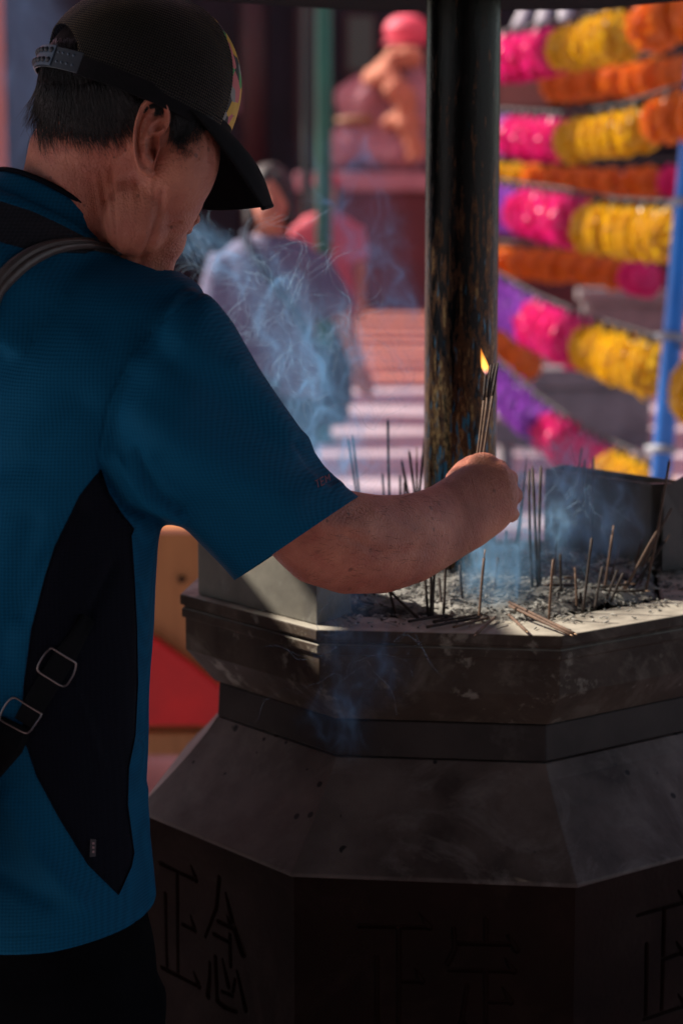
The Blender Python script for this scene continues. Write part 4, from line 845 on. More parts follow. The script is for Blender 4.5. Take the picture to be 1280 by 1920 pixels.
# fist: knuckles, four curled fingers of different length, thumb closing from the side
for i, (kx, ky, fl, rr) in enumerate([(922, 876, .92, .0098), (941, 896, 1.0, .0102), (950, 927, .96, .0100), (945, 962, .84, .0090)]):
    K = at(kx, ky, 2.352); bd.ell(K, (.0115, .0115, .0125), 14, 10)
    pts = [K, at(kx + 14, ky + 2, 2.352 + .020 * fl), at(kx + 2, ky + 4, 2.352 + .044 * fl), at(kx - 34 * fl, ky + 2, 2.352 + .054 * fl), at(kx - 62 * fl, ky, 2.352 + .040 * fl), at(kx - 66 * fl, ky, 2.352 + .026 * fl)]
    bd.tube(pts, [rr * 1.15, rr * 1.05, rr, rr * .93, rr * .86, rr * .6], 14)
bd.ell(at(955, 943, 2.352), (.0095, .0085, .0095), 14, 10)
bd.tube([at(858, 905, 2.335), at(872, 885, 2.362), at(886, 872, 2.385), at(905, 868, 2.395), at(918, 872, 2.392)], [.016, .0145, .012, .011, .0075], 14)
bd.ell(at(905, 868, 2.345), (.018, .016, .012), 16, 10)
# far arm and hips and legs (inside the clothes)
bd.tube([LS, LS - RB * .05 + FB * .0 - ZU * .27, LS - RB * .05 + FB * .04 - ZU * .50], [.05, .044, .032], 18)
HL = LS - RB * .05 + FB * .04 - ZU * .50
bd.tube([HL, HL + FB * .05 - ZU * .05, HL + FB * .08 - ZU * .09], [.030, .038, .024], 14)
for q in range(4): b0 = HL + FB * .07 - ZU * .085 + RB * (.026 - .017 * q); bd.tube([b0, b0 + FB * .018 - ZU * .035, b0 + FB * .005 - ZU * (.06 + .008 * (q in (1, 2)))], [.010, .0095, .007], 10)
b0 = HL + FB * .04 - ZU * .03 + RB * .03; bd.tube([b0, b0 + FB * .03 + RB * .01 - ZU * .03, b0 + FB * .04 - ZU * .055], [.011, .010, .008], 10)
hipc = sum(tr[0]) / len(tr[0])
for sgn in (1, -1):
    h0 = hipc + RB * .085 * sgn + FB * .0
    bd.tube([h0 + ZU * .05, np.array([h0[0], h0[1], .45]), np.array([h0[0], h0[1], .09])] , [.085, .060, .042], 18)
    fz = np.array([h0[0], h0[1], .05]); bd.ell(fz + FB * .05, (.12, .045, .045), 18, 10, M=np.stack([FB, RB, ZU], 1))
BV, BF = eval_mesh(bd, .0026)
BV = smooth(BV, BF, 5, .5, -.45); BV = smooth(BV, BF, 2, .5, None)
def crease(line, width, depth):
    global BV; BV = fold(BV, BF, line, width, depth)
# neck folds, jaw line, cheek and temple lines
for ln, w, dp in [([(170, 330), (180, 390), (200, 455)], 4, -.0011), ([(190, 325), (200, 390), (210, 462)], 4, -.0011), ([(208, 318), (214, 390), (217, 470)], 4.5, -.0020), ([(180, 330), (191, 400), (205, 460)], 4, .0008), ([(200, 325), (207, 395), (214, 460)], 4, .0008), ([(303, 358), (301, 385), (292, 420), (276, 465), (262, 490)], 5, -.0028), ([(318, 350), (310, 395), (300, 430), (285, 470)], 8, .0010), ([(255, 330), (262, 390), (250, 450), (240, 480)], 5, -.0012), ([(292, 330), (288, 370)], 4, -.0012), ([(283, 330), (283, 400), (270, 440)], 5, .0008),
                  ([(385, 235), (393, 262), (398, 300)], 6, -.0018), ([(372, 225), (376, 262), (372, 300)], 5, -.0010), ([(338, 418), (326, 424), (318, 428)], 4, -.003), ([(140, 330), (155, 400)], 4, -.0006), ([(60, 300), (120, 300), (170, 310)], 4, -.0006), ([(235, 330), (240, 400), (228, 460)], 5, -.0008)]:
    crease(ln, w, dp)
for ln, w, dp in [([(870, 905), (905, 945), (922, 960)], 6, .0010), ([(880, 885), (930, 905)], 6, .0010), ([(700, 960), (780, 1000), (850, 985)], 7, .0009), ([(640, 1000), (720, 1040), (800, 1030)], 9, -.0012), ([(600, 985), (680, 985)], 18, .002), ([(938, 885), (956, 925)], 5, -.0014), ([(958, 912), (925, 918), (905, 930)], 4.5, -.0022), ([(962, 950), (930, 948), (905, 955)], 4.5, -.0022), ([(955, 978), (925, 978)], 4.5, -.0016), ([(905, 872), (925, 888)], 5, -.0014), ([(820, 960), (860, 935), (900, 900)], 5, .0012), ([(830, 1000), (870, 985), (915, 960)], 5, .0010)]:
    crease(ln, w, dp)
px, py, dd = topx(BV)
# wrinkles over the back of the bent wrist
wr = np.zeros(len(BV)); msk = np.exp(-(((px - 876) / 32) ** 2)) * (px > 780) * (py > 840) * (py < 1080)
wr = msk; run = (px - .30 * (py - 950)) / 1.25
hm_ = (px < 330) & (py < 520); wr2 = hm_ * np.exp(-((px - 195) / 45) ** 2) * np.clip((py - 310) / 40, 0, 1) * .35; wr = np.maximum(wr * .7, wr2); run = np.where(hm_, (px - (py - 300) * .16) / 1.5, run)
man_loc = np.array([hipc[0], hipc[1], 0.0])
# ear, joined to the body mesh: relief inside the outline
EAR = [(289, 177), (304, 180), (314, 192), (319, 213), (317, 233), (309, 247), (301, 256), (300, 276), (294, 296), (289, 312), (289, 327), (282, 334), (271, 329), (260, 318), (252, 296), (249, 270), (251, 238), (259, 208), (271, 187)]
ea = np.array(EAR, float); cen = np.array([284.0, 262.0])
def closed_spline(A, n):
    k = len(A); t = np.linspace(0, k, n, endpoint=False); i = t.astype(int); f = (t - i)[:, None]; p0, p1, p2, p3 = A[(i - 1) % k], A[i], A[(i + 1) % k], A[(i + 2) % k]
    return .5 * ((2 * p1) + (-p0 + p2) * f + (2 * p0 - 5 * p1 + 4 * p2 - p3) * f ** 2 + (-p0 + 3 * p1 - 3 * p2 + p3) * f ** 3)
oc = closed_spline(ea, 96); rows = []
def ear_base(x, y): return 2.003 - .010 * np.clip((300 - x) / 50, 0, 1) + .006 * np.clip((y - 290) / 40, 0, 1)
def ear_h(x, y, s):
    """height above the base, in metres: rim, antihelix, hollow, lobe"""
    h = .0050
    back = np.clip((300 - x) / 26, 0, 1); top = np.clip((232 - y) / 40, 0, 1); rim = np.maximum(back * np.clip((318 - y) / 30, 0, 1), top)
    h = h + .0046 * np.exp(-((s - .93) / .075) ** 2) * np.maximum(rim, .25) - .0030 * np.exp(-((s - .76) / .08) ** 2) * rim
    q = lambda L, w: np.exp(-(line_d(np.array([x]), np.array([y]), L)[0] / w) ** 2)
    h += .0034 * q([(300, 222), (283, 232), (272, 262), (273, 292), (281, 303)], 6)       # antihelix
    h -= .0085 * q([(288, 256), (288, 272), (287, 282)], 8.5)                              # hollow
    h -= .0040 * q([(292, 215), (300, 205), (304, 225), (296, 240)], 6)
    h += .0040 * q([(304, 243), (291, 250), (280, 252)], 4.2)                              # root of the rim
    h += .0035 * q([(299, 272), (296, 286)], 5)                                            # tragus
    h -= .0050 * q([(291, 284), (289, 292)], 3.6)
    h += .0016 * q([(274, 318), (282, 324)], 7)
    return h
S_ = np.concatenate([np.linspace(0, .7, 22), np.linspace(.725, 1.0, 16)]); EV = []; EF = []
for s_ in S_:
    for p in oc:
        x, y = cen + (p - cen) * s_; e_ = ear_h(x, y, s_); e_ *= 1 if s_ < .97 else math.sqrt(max(0, 1 - ((s_ - .97) / .031) ** 2)) * .6 + .4
        EV.append(at(x, y, ear_base(x, y) - e_))
for s_, dz in ((.985, .004), (.90, .010), (.7, .022)):
    for p in oc: x, y = cen + (p - cen) * s_; EV.append(at(x, y, ear_base(x, y) + dz))
m_ = len(oc); nr = len(S_) + 3
EF = [(i * m_ + j, i * m_ + (j + 1) % m_, (i + 1) * m_ + (j + 1) % m_, (i + 1) * m_ + j) for i in range(nr - 1) for j in range(m_)]
EV = np.array(EV); mir = []
# the other ear mirrored through the head's middle plane
O_ = at(228, 220, 2.065); EV2 = EV - 2 * ((EV - O_) @ HR)[:, None] * HR; EF2 = [tuple(reversed([i for i in f])) for f in EF]
allV = np.concatenate([BV, EV, EV2]); nB = len(BV); allF = [tuple(map(int, f)) for f in BF] + [tuple(i + nB for i in f) for f in EF] + [tuple(i + nB + len(EV) for i in f) for f in EF2]
man = raw_mesh('person', allV - man_loc, allF, M_skin); man.location = tuple(man_loc)
wa = man.data.attributes.new('wrinkle', 'FLOAT', 'POINT'); wa.data.foreach_set('value', np.concatenate([wr, np.zeros(2 * len(EV))])); wa = man.data.attributes.new('wrinkle_run', 'FLOAT', 'POINT'); wa.data.foreach_set('value', np.concatenate([run, np.zeros(2 * len(EV))]))
tag(man, 'man in teal sports shirt and black mesh cap bending to plant burning incense sticks', 'person')

# ------------------------------------------------------------------ clothes
sdp = np.where(near, poly_sd(px_ := topx(SV)[0], topx(SV)[1], PANEL), 50.0)
V1, Fi, Fo = split_iso(SV, SF3, sdp)
N1 = vnormals(V1, np.concatenate([Fi, Fo])); pxx, pyy, d1 = topx(V1); f1 = -(N1 * ((V1 - CAM) / np.linalg.norm(V1 - CAM, axis=1)[:, None])).sum(1)
sdy = np.where((f1 > -.6) & (d1 < 2.3), poly_sd(pxx, pyy, YOKE), 50.0)
V2, Fy, Fo2 = split_iso(V1, Fo, sdy)
Vb, Fb, _ = compact(V2, Fo2); shirt = raw_mesh('shirt', Vb, Fb, M_shirt, man)
sd_ = shirt.modifiers.new('thick', 'SOLIDIFY'); sd_.thickness = .0022; sd_.offset = -1
V2n = V2 - vnormals(V2, np.concatenate([Fy, Fo2])) * .0004
Vb, Fb, _ = compact(V1, Fi); o = raw_mesh('side_panel', Vb, Fb, M_black, shirt); panel_obj = o
Vb, Fb, _ = compact(V2, Fy); raw_mesh('shoulder_yoke', Vb, Fb, M_yoke, shirt)
# stand collar
cT, cB = at(128, 412, 2.10), at(84, 462, 2.10)
def loop(c, f, dz, r, n=72): return [c + math.cos(t) * (FB * f - ZU * dz) + math.sin(t) * RB * r for t in np.linspace(0, 2 * PI, n, endpoint=False)]
Lb, Lt = np.array(loop(cB, .104, .050, .090)), np.array(loop(cT, .0715, .048, .0655))
mb = MB(); rs = []
for t in np.linspace(0, 1, 9):
    q = Lb * (1 - t) + Lt * t; c = q.mean(0); q = q + (q - c) * (-.10 * math.sin(PI * t) * (1 - t))
    rs.append(list(q))
mb.rings(rs, cap=False); co = mb.build('collar', M_shirt, shirt); s2 = co.modifiers.new('t', 'SOLIDIFY'); s2.thickness = .003; s2.offset = -1
mb = MB(); q = [*Lt, Lt[0], Lt[1]]; mb.tube([p + ZU * .0005 for p in q], .0030, 8); mb.build('collar_piping', M_black, co)
mb = MB(); q = [*rs[1]]; mb.tube([*q, q[0]], .0012, 6); mb.build('collar_seam', M_black, co)
# trousers
mb = MB(); tz = [sum(tr[0]) / len(tr[0])]
tp = at(100, 1720, 2.1)[2]
mb.rings([ring(np.array([hipc[0], hipc[1], z]), FB, RB, b, a, 48, 2.3) for z, a, b in ((.55, .184, .141), (.62, .184, .140), (.70, .182, .138), (.735, .174, .130), (.80, .160, .118))])
for sgn in (1, -1):
    h0 = hipc + RB * .090 * sgn
    mb.rings([ring(np.array([h0[0], h0[1], z]) + FB * dx, FB, RB, rx, ry, 36, 2.2) for z, rx, ry, dx in ((.66, .125, .092, .004), (.5, .108, .086, .006), (.3, .090, .074, 0), (.10, .085, .07, -.01), (.035, .085, .07, -.01))])
TV, TF = eval_mesh(mb, .008); TV = smooth(TV, TF, 5, .5, None); nn = vnormals(TV, TF); TV = TV + nn * (np.array([mnoise.fractal(Vector((p[0] * 9, p[1] * 9, p[2] * 5)), 1, 2, 3) for p in TV]) * .004)[:, None]
raw_mesh('trousers', TV, TF, M_pants, man)
for sgn in (1, -1):
    f0 = hipc + RB * .085 * sgn; f0 = np.array([f0[0], f0[1], 0]); mb = MB(); rs = []
    for t, w, h in ((-.10, .030, .05), (-.085, .040, .075), (-.03, .042, .085), (.05, .046, .070), (.12, .050, .050), (.165, .042, .036), (.185, .020, .02)):
        rs.append([f0 + FB * t + RB * w * math.cos(a) + ZU * (h * max(math.sin(a), 0) + .004 + .006 * min(math.sin(a), 0)) for a in np.linspace(0, 2 * PI, 24, endpoint=False)])
    mb.rings(rs); mb.build('shoe', M_pants, man)
# hem tag and sleeve print
from mathutils.bvhtree import BVHTree
bv_shirt = BVHTree.FromPolygons([tuple(p) for p in SV], [tuple(map(int, f)) for f in SF3])
def surf(px, py, lift=.001, bvh=None):
    v = unit(direc(px, py)); h = (bvh or bv_shirt).ray_cast(Vector(CAM), Vector(v), 4)
    if h[0] is None: return None, None
    n = np.array(h[1]); n = n if np.dot(n, v) < 0 else -n
    return np.array(h[0]) + n * lift, n
def patch(mb, poly, lift=.0012, nx=2, m=0):
    q = [surf(x, y, lift)[0] for x, y in poly]
    if all(p is not None for p in q): mb.add(q, [tuple(range(len(q)))], m)
pp = []
for i in range(len(PANEL)):
    a, b_ = np.array(PANEL[i], float), np.array(PANEL[(i + 1) % len(PANEL)], float)
    for t in np.linspace(0, 1, max(2, int(np.linalg.norm(b_ - a) / 12)), endpoint=False):
        q = a + (b_ - a) * t; P, n = surf(q[0], q[1], .0004)
        if P is not None and P[1] < 2.2: pp.append(P)
mb = MB(); mb.tube([*pp, pp[0]], .0009, 6); mb.build('panel_seam', M_black, panel_obj)
M_tag = pmat('dark_label', (.03, .02, .022), rough=.6); M_tagw = pmat('label_thread', (.30, .16, .16), rough=.7)
mb = MB(); patch(mb, [(168, 1573), (179, 1574), (178, 1606), (167, 1607)]); tg = mb.build('care_tag', M_tag, shirt, False)
mb = MB()
for yy in (1579, 1587, 1595): patch(mb, [(171, yy), (175, yy), (175, yy + 4), (171, yy + 4)], .0018)
mb.build('tag_thread', M_tagw, tg, False)
M_print = pmat('dull_red_print', (.14, .03, .05), rough=.6)
mb = MB()
def glyph(strokes, ox, oy, ax, ay, w=1.6):
    for a, b in strokes:
        p = np.array([ox, oy]) + np.array(ax) * a[0] + np.array(ay) * a[1]; q = np.array([ox, oy]) + np.array(ax) * b[0] + np.array(ay) * b[1]; n = np.array([-(q - p)[1], (q - p)[0]]); n = n / (np.linalg.norm(n) + 1e-9) * w / 2
        patch(mb, [p + n, q + n, q - n, p - n], .0012)
ax_, ay_ = np.array([9, -4.5]), np.array([2.5, 13])
GL = [[((0, 0), (.8, 0)), ((.4, 0), (.4, 1))], [((0, 0), (0, 1)), ((0, 0), (.7, 0)), ((0, .5), (.6, .5)), ((0, 1), (.7, 1))], [((0, 1), (0, 0)), ((0, 0), (.4, .6)), ((.4, .6), (.8, 0)), ((.8, 0), (.8, 1))]]
for i, g_ in enumerate(GL): glyph(g_, 589 + ax_[0] * i * 1.05, 903 + ax_[1] * i * 1.05, ax_, ay_)
mb.build('sleeve_print', M_print, shirt, False)
# ------------------------------------------------------------------ cap
M_mesh = bpy.data.materials.new('cap_mesh'); M_mesh.use_nodes = True; N, L = nodes(M_mesh); b = N['Principled BSDF']
uv = N.new('ShaderNodeUVMap'); sp = N.new('ShaderNodeSeparateXYZ'); L.new(uv.outputs[0], sp.inputs[0])
def nm(op, a, bb=None, c=None):
    q = N.new('ShaderNodeMath'); q.operation = op
    for i, v in enumerate((a, bb, c)):
        if v is None: continue
        if isinstance(v, (int, float)): q.inputs[i].default_value = v
        else: L.new(v, q.inputs[i])
    return q.outputs[0]
uu, vv = nm('MULTIPLY', sp.outputs[0], 760.0), nm('MULTIPLY', sp.outputs[1], 130.0)
pat = nm('MULTIPLY', nm('SINE', nm('ADD', uu, vv)), nm('SINE', nm('SUBTRACT', uu, vv)))
hole = nm('GREATER_THAN', pat, .25)
b.inputs['Roughness'].default_value = .6; b.inputs['Specular IOR Level'].default_value = .2; b.inputs['Sheen Roughness'].default_value = .35; b.inputs['Sheen Tint'].default_value = (1, .72, .32, 1); L.new(nm('MULTIPLY', nm('LESS_THAN', pat, -.15), .35), b.inputs['Sheen Weight']); xm = N.new('ShaderNodeMix'); xm.data_type = 'RGBA'; xm.inputs[6].default_value = (.006, .0055, .0055, 1); xm.inputs[7].default_value = (.035, .027, .016, 1); L.new(nm('MULTIPLY', nm('LESS_THAN', pat, -.45), .8), xm.inputs[0]); L.new(xm.outputs[2], b.inputs['Base Color'])  # gold thread tone and sheen tint put warm light into the colour
bp = N.new('ShaderNodeBump'); bp.inputs['Strength'].default_value = .7; bp.inputs['Distance'].default_value = .001; L.new(pat, bp.inputs['Height']); L.new(bp.outputs[0], b.inputs['Normal'])
tr_ = N.new('ShaderNodeBsdfTransparent'); mx = N.new('ShaderNodeMixShader'); L.new(nm('MULTIPLY', hole, .75), mx.inputs[0]); L.new(b.outputs[0], mx.inputs[1]); L.new(tr_.outputs[0], mx.inputs[2]); L.new(mx.outputs[0], N['Material Output'].inputs['Surface'])
M_capcloth = pmat('black_cap_cloth', (.006, .005, .006), (.004, .004, .0045), 60, .85, .3, 600, spec=.15)
M_strap = pmat('dark_plastic_strap', (.022, .026, .034), rough=.4, spec=.5); M_plate = pmat('blue_grey_plastic', (.065, .095, .135), rough=.4, spec=.5)
CP = R(22); CF = np.array([math.cos(HY) * math.cos(CP), math.sin(HY) * math.cos(CP), -math.sin(CP)]); CR = HR; CU = np.cross(CR, CF)
CO = at(249, 194, 2.065); RX, RY, HC = .099, .0805, .108
def cap_pt(az, h, off=0.0, hh=None):
    """az 0 = front, +90 = right side; h 0 rim .. 1 top"""
    k = (1 - abs(h) ** 2.5) ** (1 / 2.3); fr = .5 + .5 * math.cos(az); H = HC * (.96 + .10 * fr)
    k2 = k * (1 + .03 * fr * math.sin(PI * min(h, 1)))
    rx, ry = (RX + off) * k2, (RY + off) * k2
    return CO + CF * rx * math.cos(az) + CR * ry * math.sin(az) + CU * (H * h + off * h)
def arch(az):  # the opening above the strap
    a = abs(((az - PI + PI) % (2 * PI)) - PI); a = PI - abs(PI - (az % (2 * PI))); a = PI - a   # angle from the back
    w = R(37); return .40 * math.sqrt(max(0, 1 - (a / w) ** 2)) if a < w else 0.0
FRONT = R(46)
def cap_shell(name, az0, az1, n, mat, parent, off=0.0, close=False):
    azs = np.linspace(az0, az1, n); hs = np.linspace(0, 1, 26); V = []; U = []
    for a in azs:
        h0 = arch(a)
        for h in hs: hh = h0 + (1 - h0) * (1 - (1 - h) ** 1.5); V.append(cap_pt(a, min(hh, .9995), off)); U.append((a / 6.283, hh))
    m = len(hs); F = [(i * m + j, (i + 1) * m + j, (i + 1) * m + j + 1, i * m + j + 1) for i in range(n - 1) for j in range(m - 1)]
    o = build(name, V, F, mat, parent); uvl = o.data.uv_layers.new(name='uv')
    for lp in o.data.loops: uvl.data[lp.index].uv = U[lp.vertex_index]
    return o
cap = cap_shell('cap', FRONT, 2 * PI - FRONT, 180, M_mesh, man)
s_ = cap.modifiers.new('t', 'SOLIDIFY'); s_.thickness = .0012; s_.offset = 1
# printed front panel: a loose patchwork of colours seen edge-on
M_front = bpy.data.materials.new('printed_front'); M_front.use_nodes = True; N, L = nodes(M_front); b = N['Principled BSDF']
tc = N.new('ShaderNodeTexCoord'); v = N.new('ShaderNodeTexVoronoi'); v.inputs['Scale'].default_value = 75; L.new(tc.outputs['Object'], v.inputs['Vector']); se = N.new('ShaderNodeSeparateColor'); L.new(v.outputs['Color'], se.inputs[0])
rp = N.new('ShaderNodeValToRGB'); rp.color_ramp.interpolation = 'CONSTANT'; e = rp.color_ramp.elements; e[0].color = (.012, .012, .012, 1); e[1].position = .30; e[1].color = (.55, .32, .03, 1)
for p, c in ((.5, (.5, .12, .12, 1)), (.64, (.22, .21, .19, 1)), (.76, (.06, .28, .07, 1)), (.86, (.6, .35, .04, 1))): x = e.new(p); x.color = c
L.new(se.outputs[0], rp.inputs[0]); L.new(rp.outputs[0], b.inputs['Base Color']); b.inputs['Roughness'].default_value = .7
fp = cap_shell('front_panel', -FRONT, FRONT, 60, M_front, cap, .0006); s_ = fp.modifiers.new('t', 'SOLIDIFY'); s_.thickness = .0022; s_.offset = -1
def band(name, az0, az1, u0, u1, off, thick, mat, parent, n=90, rnd=0):
    V = []; 
    for a in np.linspace(az0, az1, n):
        for u, o_ in ((u0, off), (u1, off), (u1, off + thick), (u0, off + thick)): V.append(cap_pt(a, 0, o_) + CU * u)
    F = [(i * 4 + j, i * 4 + (j + 1) % 4, (i + 1) * 4 + (j + 1) % 4, (i + 1) * 4 + j) for i in range(n - 1) for j in range(4)] + [(3, 2, 1, 0), tuple(range((n - 1) * 4, n * 4))]
    return bevel(build(name, V, F, mat, parent, False), .0005)
band('sweatband', R(38) - PI + 2 * PI - 2 * R(38) + 0, 0, 0, 0, 0, 0, M_capcloth, cap) if False else None
band('sweatband', -R(143), R(143), -.006, .012, -.0008, .0022, M_capcloth, cap, 140)
st_ = band('snap_strap', R(141), R(219), -.005, .0155, .0, .0016, M_strap, cap, 50)
pl_ = band('strap_plate', R(163), R(205), -.0035, .0165, .0018, .0014, M_plate, st_, 30)
mb = MB()
for q in range(7):
    for w in (.0015, .0115): mb.ell(cap_pt(R(166 + q * 5.8), 0, .0034) + CU * w, (.0028, .0028, .0028), 10, 6)
mb.build('snap_hole', M_strap, pl_)
mb = MB()
for q in range(4):
    for w in (.0015, .0105): mb.ell(cap_pt(R(146 + q * 4.2 + (w > .005) * 1.2), 0, .0018) + CU * w, (.0013, .0013, .0013), 8, 6)
mb.build('snap_peg', M_plate, st_)
mb = MB(); mb.ell(cap_pt(0, .9995) + CU * .002, (.008, .008, .005), 16, 8, M=np.stack([CF, CR, CU], 1)); mb.build('button', M_capcloth, cap)
# brim: from the rim arc down to its outer edge
az = np.linspace(R(74), -R(66), 33); base = [cap_pt(a, 0, .0035) + CU * .004 for a in az]
KE = np.array([(492, 390, 2.062), (511, 385, 2.085), (508, 384, 2.125), (488, 384, 2.16), (450, 389, 2.19), (405, 391, 2.205), (378, 388, 2.21)], float)
tt = np.linspace(0, 1, 33); ke = np.stack([np.interp(tt, np.linspace(0, 1, 7), KE[:, i]) for i in range(3)], 1)
for _ in range(6): ke[1:-1] = (ke[:-2] + 2 * ke[1:-1] + ke[2:]) / 4
edge = [at(*k) for k in ke]; rows = []
for i in range(33):
    A, B = base[i], edge[i]; arch_ = math.sin(PI * tt[i]); row = []
    for s_ in np.linspace(0, 1, 14): row.append(A * (1 - s_) + B * s_ + (CU * .45 + CF * .55) * (.012 * math.sin(PI * s_) * (.35 + .65 * arch_)))
    rows.append(row)
V = [p for r in rows for p in r]; F = [(i * 14 + j, (i + 1) * 14 + j, (i + 1) * 14 + j + 1, i * 14 + j + 1) for i in range(32) for j in range(13)]
br_ = build('brim', V, F, M_capcloth, cap); s_ = br_.modifiers.new('t', 'SOLIDIFY'); s_.thickness = .0034; s_.offset = 0; b_ = br_.modifiers.new('b', 'BEVEL'); b_.width = .0012; b_.segments = 2; b_.limit_method = 'ANGLE'
mb = MB(); mb.tube(edge, .0022, 8); mb.build('brim_piping', M_capcloth, br_)
# ------------------------------------------------------------------ hair
M_hair = pmat('black_hair', (.006, .005, .005), (.014, .010, .009), 40, .4, spec=.4)
M_scalp = pmat('hair_roots', (.006, .0045, .0045), (.014, .009, .008), 90, .8, .6, 300, spec=.1)
fr_ = HM.T
loc = (BV - at(228, 220, 2.065)) @ HM   # forward, right, up
hv = loc
f_, r__, u_ = hv[:, 0], np.abs(hv[:, 1]), hv[:, 2]
px, py, dd = topx(BV)
HAIRP = [(20, 40), (46, 196), (60, 204), (100, 214), (140, 226), (190, 236), (222, 232), (242, 218), (256, 205), (275, 190), (312, 200), (318, 240), (345, 246), (360, 228), (385, 214), (420, 190), (420, -40), (20, -40)]
hl = np.interp(f_, [-.2, -.06, -.02, .0, .025, .04, .06, .2], [-.035, -.030, -.012, .02, .005, .008, .03, .04])
nearside = (topx(BV)[2] < 2.12)
sd = np.where(nearside, poly_sd(px, py, HAIRP), (hl - u_) * 1900); sd = np.where((dd > 2.35) | (py > 420), 60, sd)
tri, Fi, Fo = split_iso(BV, BF, sd)
NB = vnormals(tri, np.concatenate([Fi, Fo])); Vh, Fh, uix = compact(tri + NB * .0012, Fi)
hb = raw_mesh('hair', Vh, Fh, M_scalp, man)
bvB = BVHTree.FromPolygons([tuple(p) for p in BV], [tuple(map(int, f)) for f in BF])
mb = MB(); rh = random.Random(5); made = 0
def strand(x, y, ln, ang, lift0=.0015, r0=.00038, sw=.0):
    pts = []; k = 6; X, Y, a = x, y, ang
    for i in range(k):
        P, n = surf(X, Y, lift0 + .0024 * math.sin(PI * min(1, i / (k - 1) * 1.05)) * rh.uniform(.3, 1.1), bvB)
        if P is None or P[1] > 2.3:
            P = pts[-1] + (pts[-1] - pts[-2]) if len(pts) > 1 else None
            if P is None: return
        pts.append(P); X += math.cos(a) * ln / k; Y += math.sin(a) * ln / k; a += rh.uniform(-.10, .10) + sw / k
    mb.tube(pts, [r0 * (1 - .82 * i / (k - 1)) for i in range(k)], 4)
while made < 3200:
    x, y = rh.uniform(38, 400), rh.uniform(55, 285)
    if poly_sd(np.array([x]), np.array([y]), HAIRP)[0] > 0: continue
    if x > 245 and x < 318 and y > 192: continue
    if y < 150 and not (88 < x < 158 and 72 < y < 108): continue
    if y < 182 and x > 230: continue
    ang = PI / 2 + np.interp(x, [40, 90, 150, 230, 300, 340, 390], [.30, .22, -.10, -.50, -.05, .05, .25]) + rh.gauss(0, .09)
    if y > 185 and x < 240 and rh.random() < .55: continue
    ln = rh.uniform(40, 100) * (1 if x < 240 else .62)
    if y > 215 and x < 240: ln *= rh.uniform(.35, .9)
    strand(x, y, ln, ang, sw=rh.uniform(-.2, .2)); made += 1
for q in range(620):   # loose ends of the nape and the sideburn
    x = rh.uniform(45, 235); y = 226 + rh.uniform(-30, 26) - max(0, (x - 200)) * .6
    strand(x, y, rh.uniform(16, 70), PI / 2 + np.interp(x, [40, 100, 240], [.2, -.1, -.7]) + rh.gauss(0, .2), r0=.0003)
for q in range(260):
    x, y = rh.uniform(318, 372), rh.uniform(200, 262); strand(x, y, rh.uniform(10, 26), PI / 2 - .1 + rh.gauss(0, .35), r0=.00028, lift0=.0008)
for q in range(130):   # grey stubble in front of the ear
    x, y = rh.gauss(345, 12), rh.gauss(272, 12); strand(x, y, rh.uniform(5, 11), PI / 2 - .3 + rh.gauss(0, .6), r0=.00024, lift0=.0005)
for q in range(70):
    x = 40 + rh.uniform(-3, 8); strand(x + rh.uniform(0, 8), rh.uniform(205, 250), rh.uniform(18, 36), PI / 2 + rh.uniform(.2, .7), r0=.0004)
mb.build('hair_strand', M_hair, hb)
mb = MB(); made = 0
while made < 190:   # short dark hairs along the forearm
    x, y = rh.uniform(545, 860), rh.uniform(930, 1106); P, n = surf(x, y, .0002, bvB)
    if P is None or P[1] > 2.4: continue
    a = rh.gauss(.35 if y < 1010 else -.25, .5); Q, n2 = surf(x + math.cos(a) * rh.uniform(9, 19), y + math.sin(a) * 10, .0016, bvB); made += 1
    if Q is None or np.linalg.norm(Q - P) > .02: continue
    mb.tube([P, (P + Q) / 2 + n * .0004, Q], [.00011, .00009, .00004], 3)
mb.build('arm_hair', M_hair, man)['kind'] = 'stuff'; tagk = [o for o in hb.children]; 
for o in tagk: o['kind'] = 'stuff'
# eyes on the far, hidden side of the face
for sgn in (1, -1):
    P = at(228, 220, 2.065) + HM @ np.array([.083, .033 * sgn, -.006]); mb = MB(); mb.ell(P, (.0115, .0115, .0115), 16, 10); mb.build('eye', pmat('eye_white', (.7, .66, .6), rough=.2), man)
# ------------------------------------------------------------------ shoulder bag
M_bag = pmat('worn_brown_leather', (.085, .066, .060), (.055, .043, .040), 25, .38, .25, 180, c3=(.13, .10, .085), scale3=14, t3=(.55, .75)); M_web = pmat('black_webbing', (.004, .004, .005), rough=.8, spec=.1, bump=.3, bscale=400); M_wire = pmat('steel_wire_buckle', (.22, .17, .16), rough=.35, metal=1.0)
P0 = surf(5, 530)[0]; bag = empty('shoulder_bag', P0, 'brown and black shoulder bag worn across the back of the man in teal', 'bag')
up_ = [(-90, 640), (-50, 570), (-20, 530), (0, 503), (25, 482), (55, 463), (100, 448), (150, 446), (185, 455), (208, 466), (216, 474)]
dn_ = [(-40, 700), (-12, 625), (0, 560), (12, 545), (40, 516), (70, 494), (112, 474), (155, 468), (186, 467), (206, 470), (214, 478)]
V = []; m = 13
for (a, b_) in zip(up_, dn_):
    for j in range(m):
        t = j / (m - 1); x, y = a[0] + (b_[0] - a[0]) * t, a[1] + (b_[1] - a[1]) * t; P, n = surf(x, y, 0)
        if P is None: P = at(x, y, 2.1); n = -FW
        h = .003 + .0055 * (math.sin(PI * t) ** .5 if 0 < t < 1 else 0) - .0035 * math.exp(-((t - .52) / .07) ** 2)
        V.append(P + n * h)
F = [(i * m + j, (i + 1) * m + j, (i + 1) * m + j + 1, i * m + j + 1) for i in range(len(up_) - 1) for j in range(m - 1)]
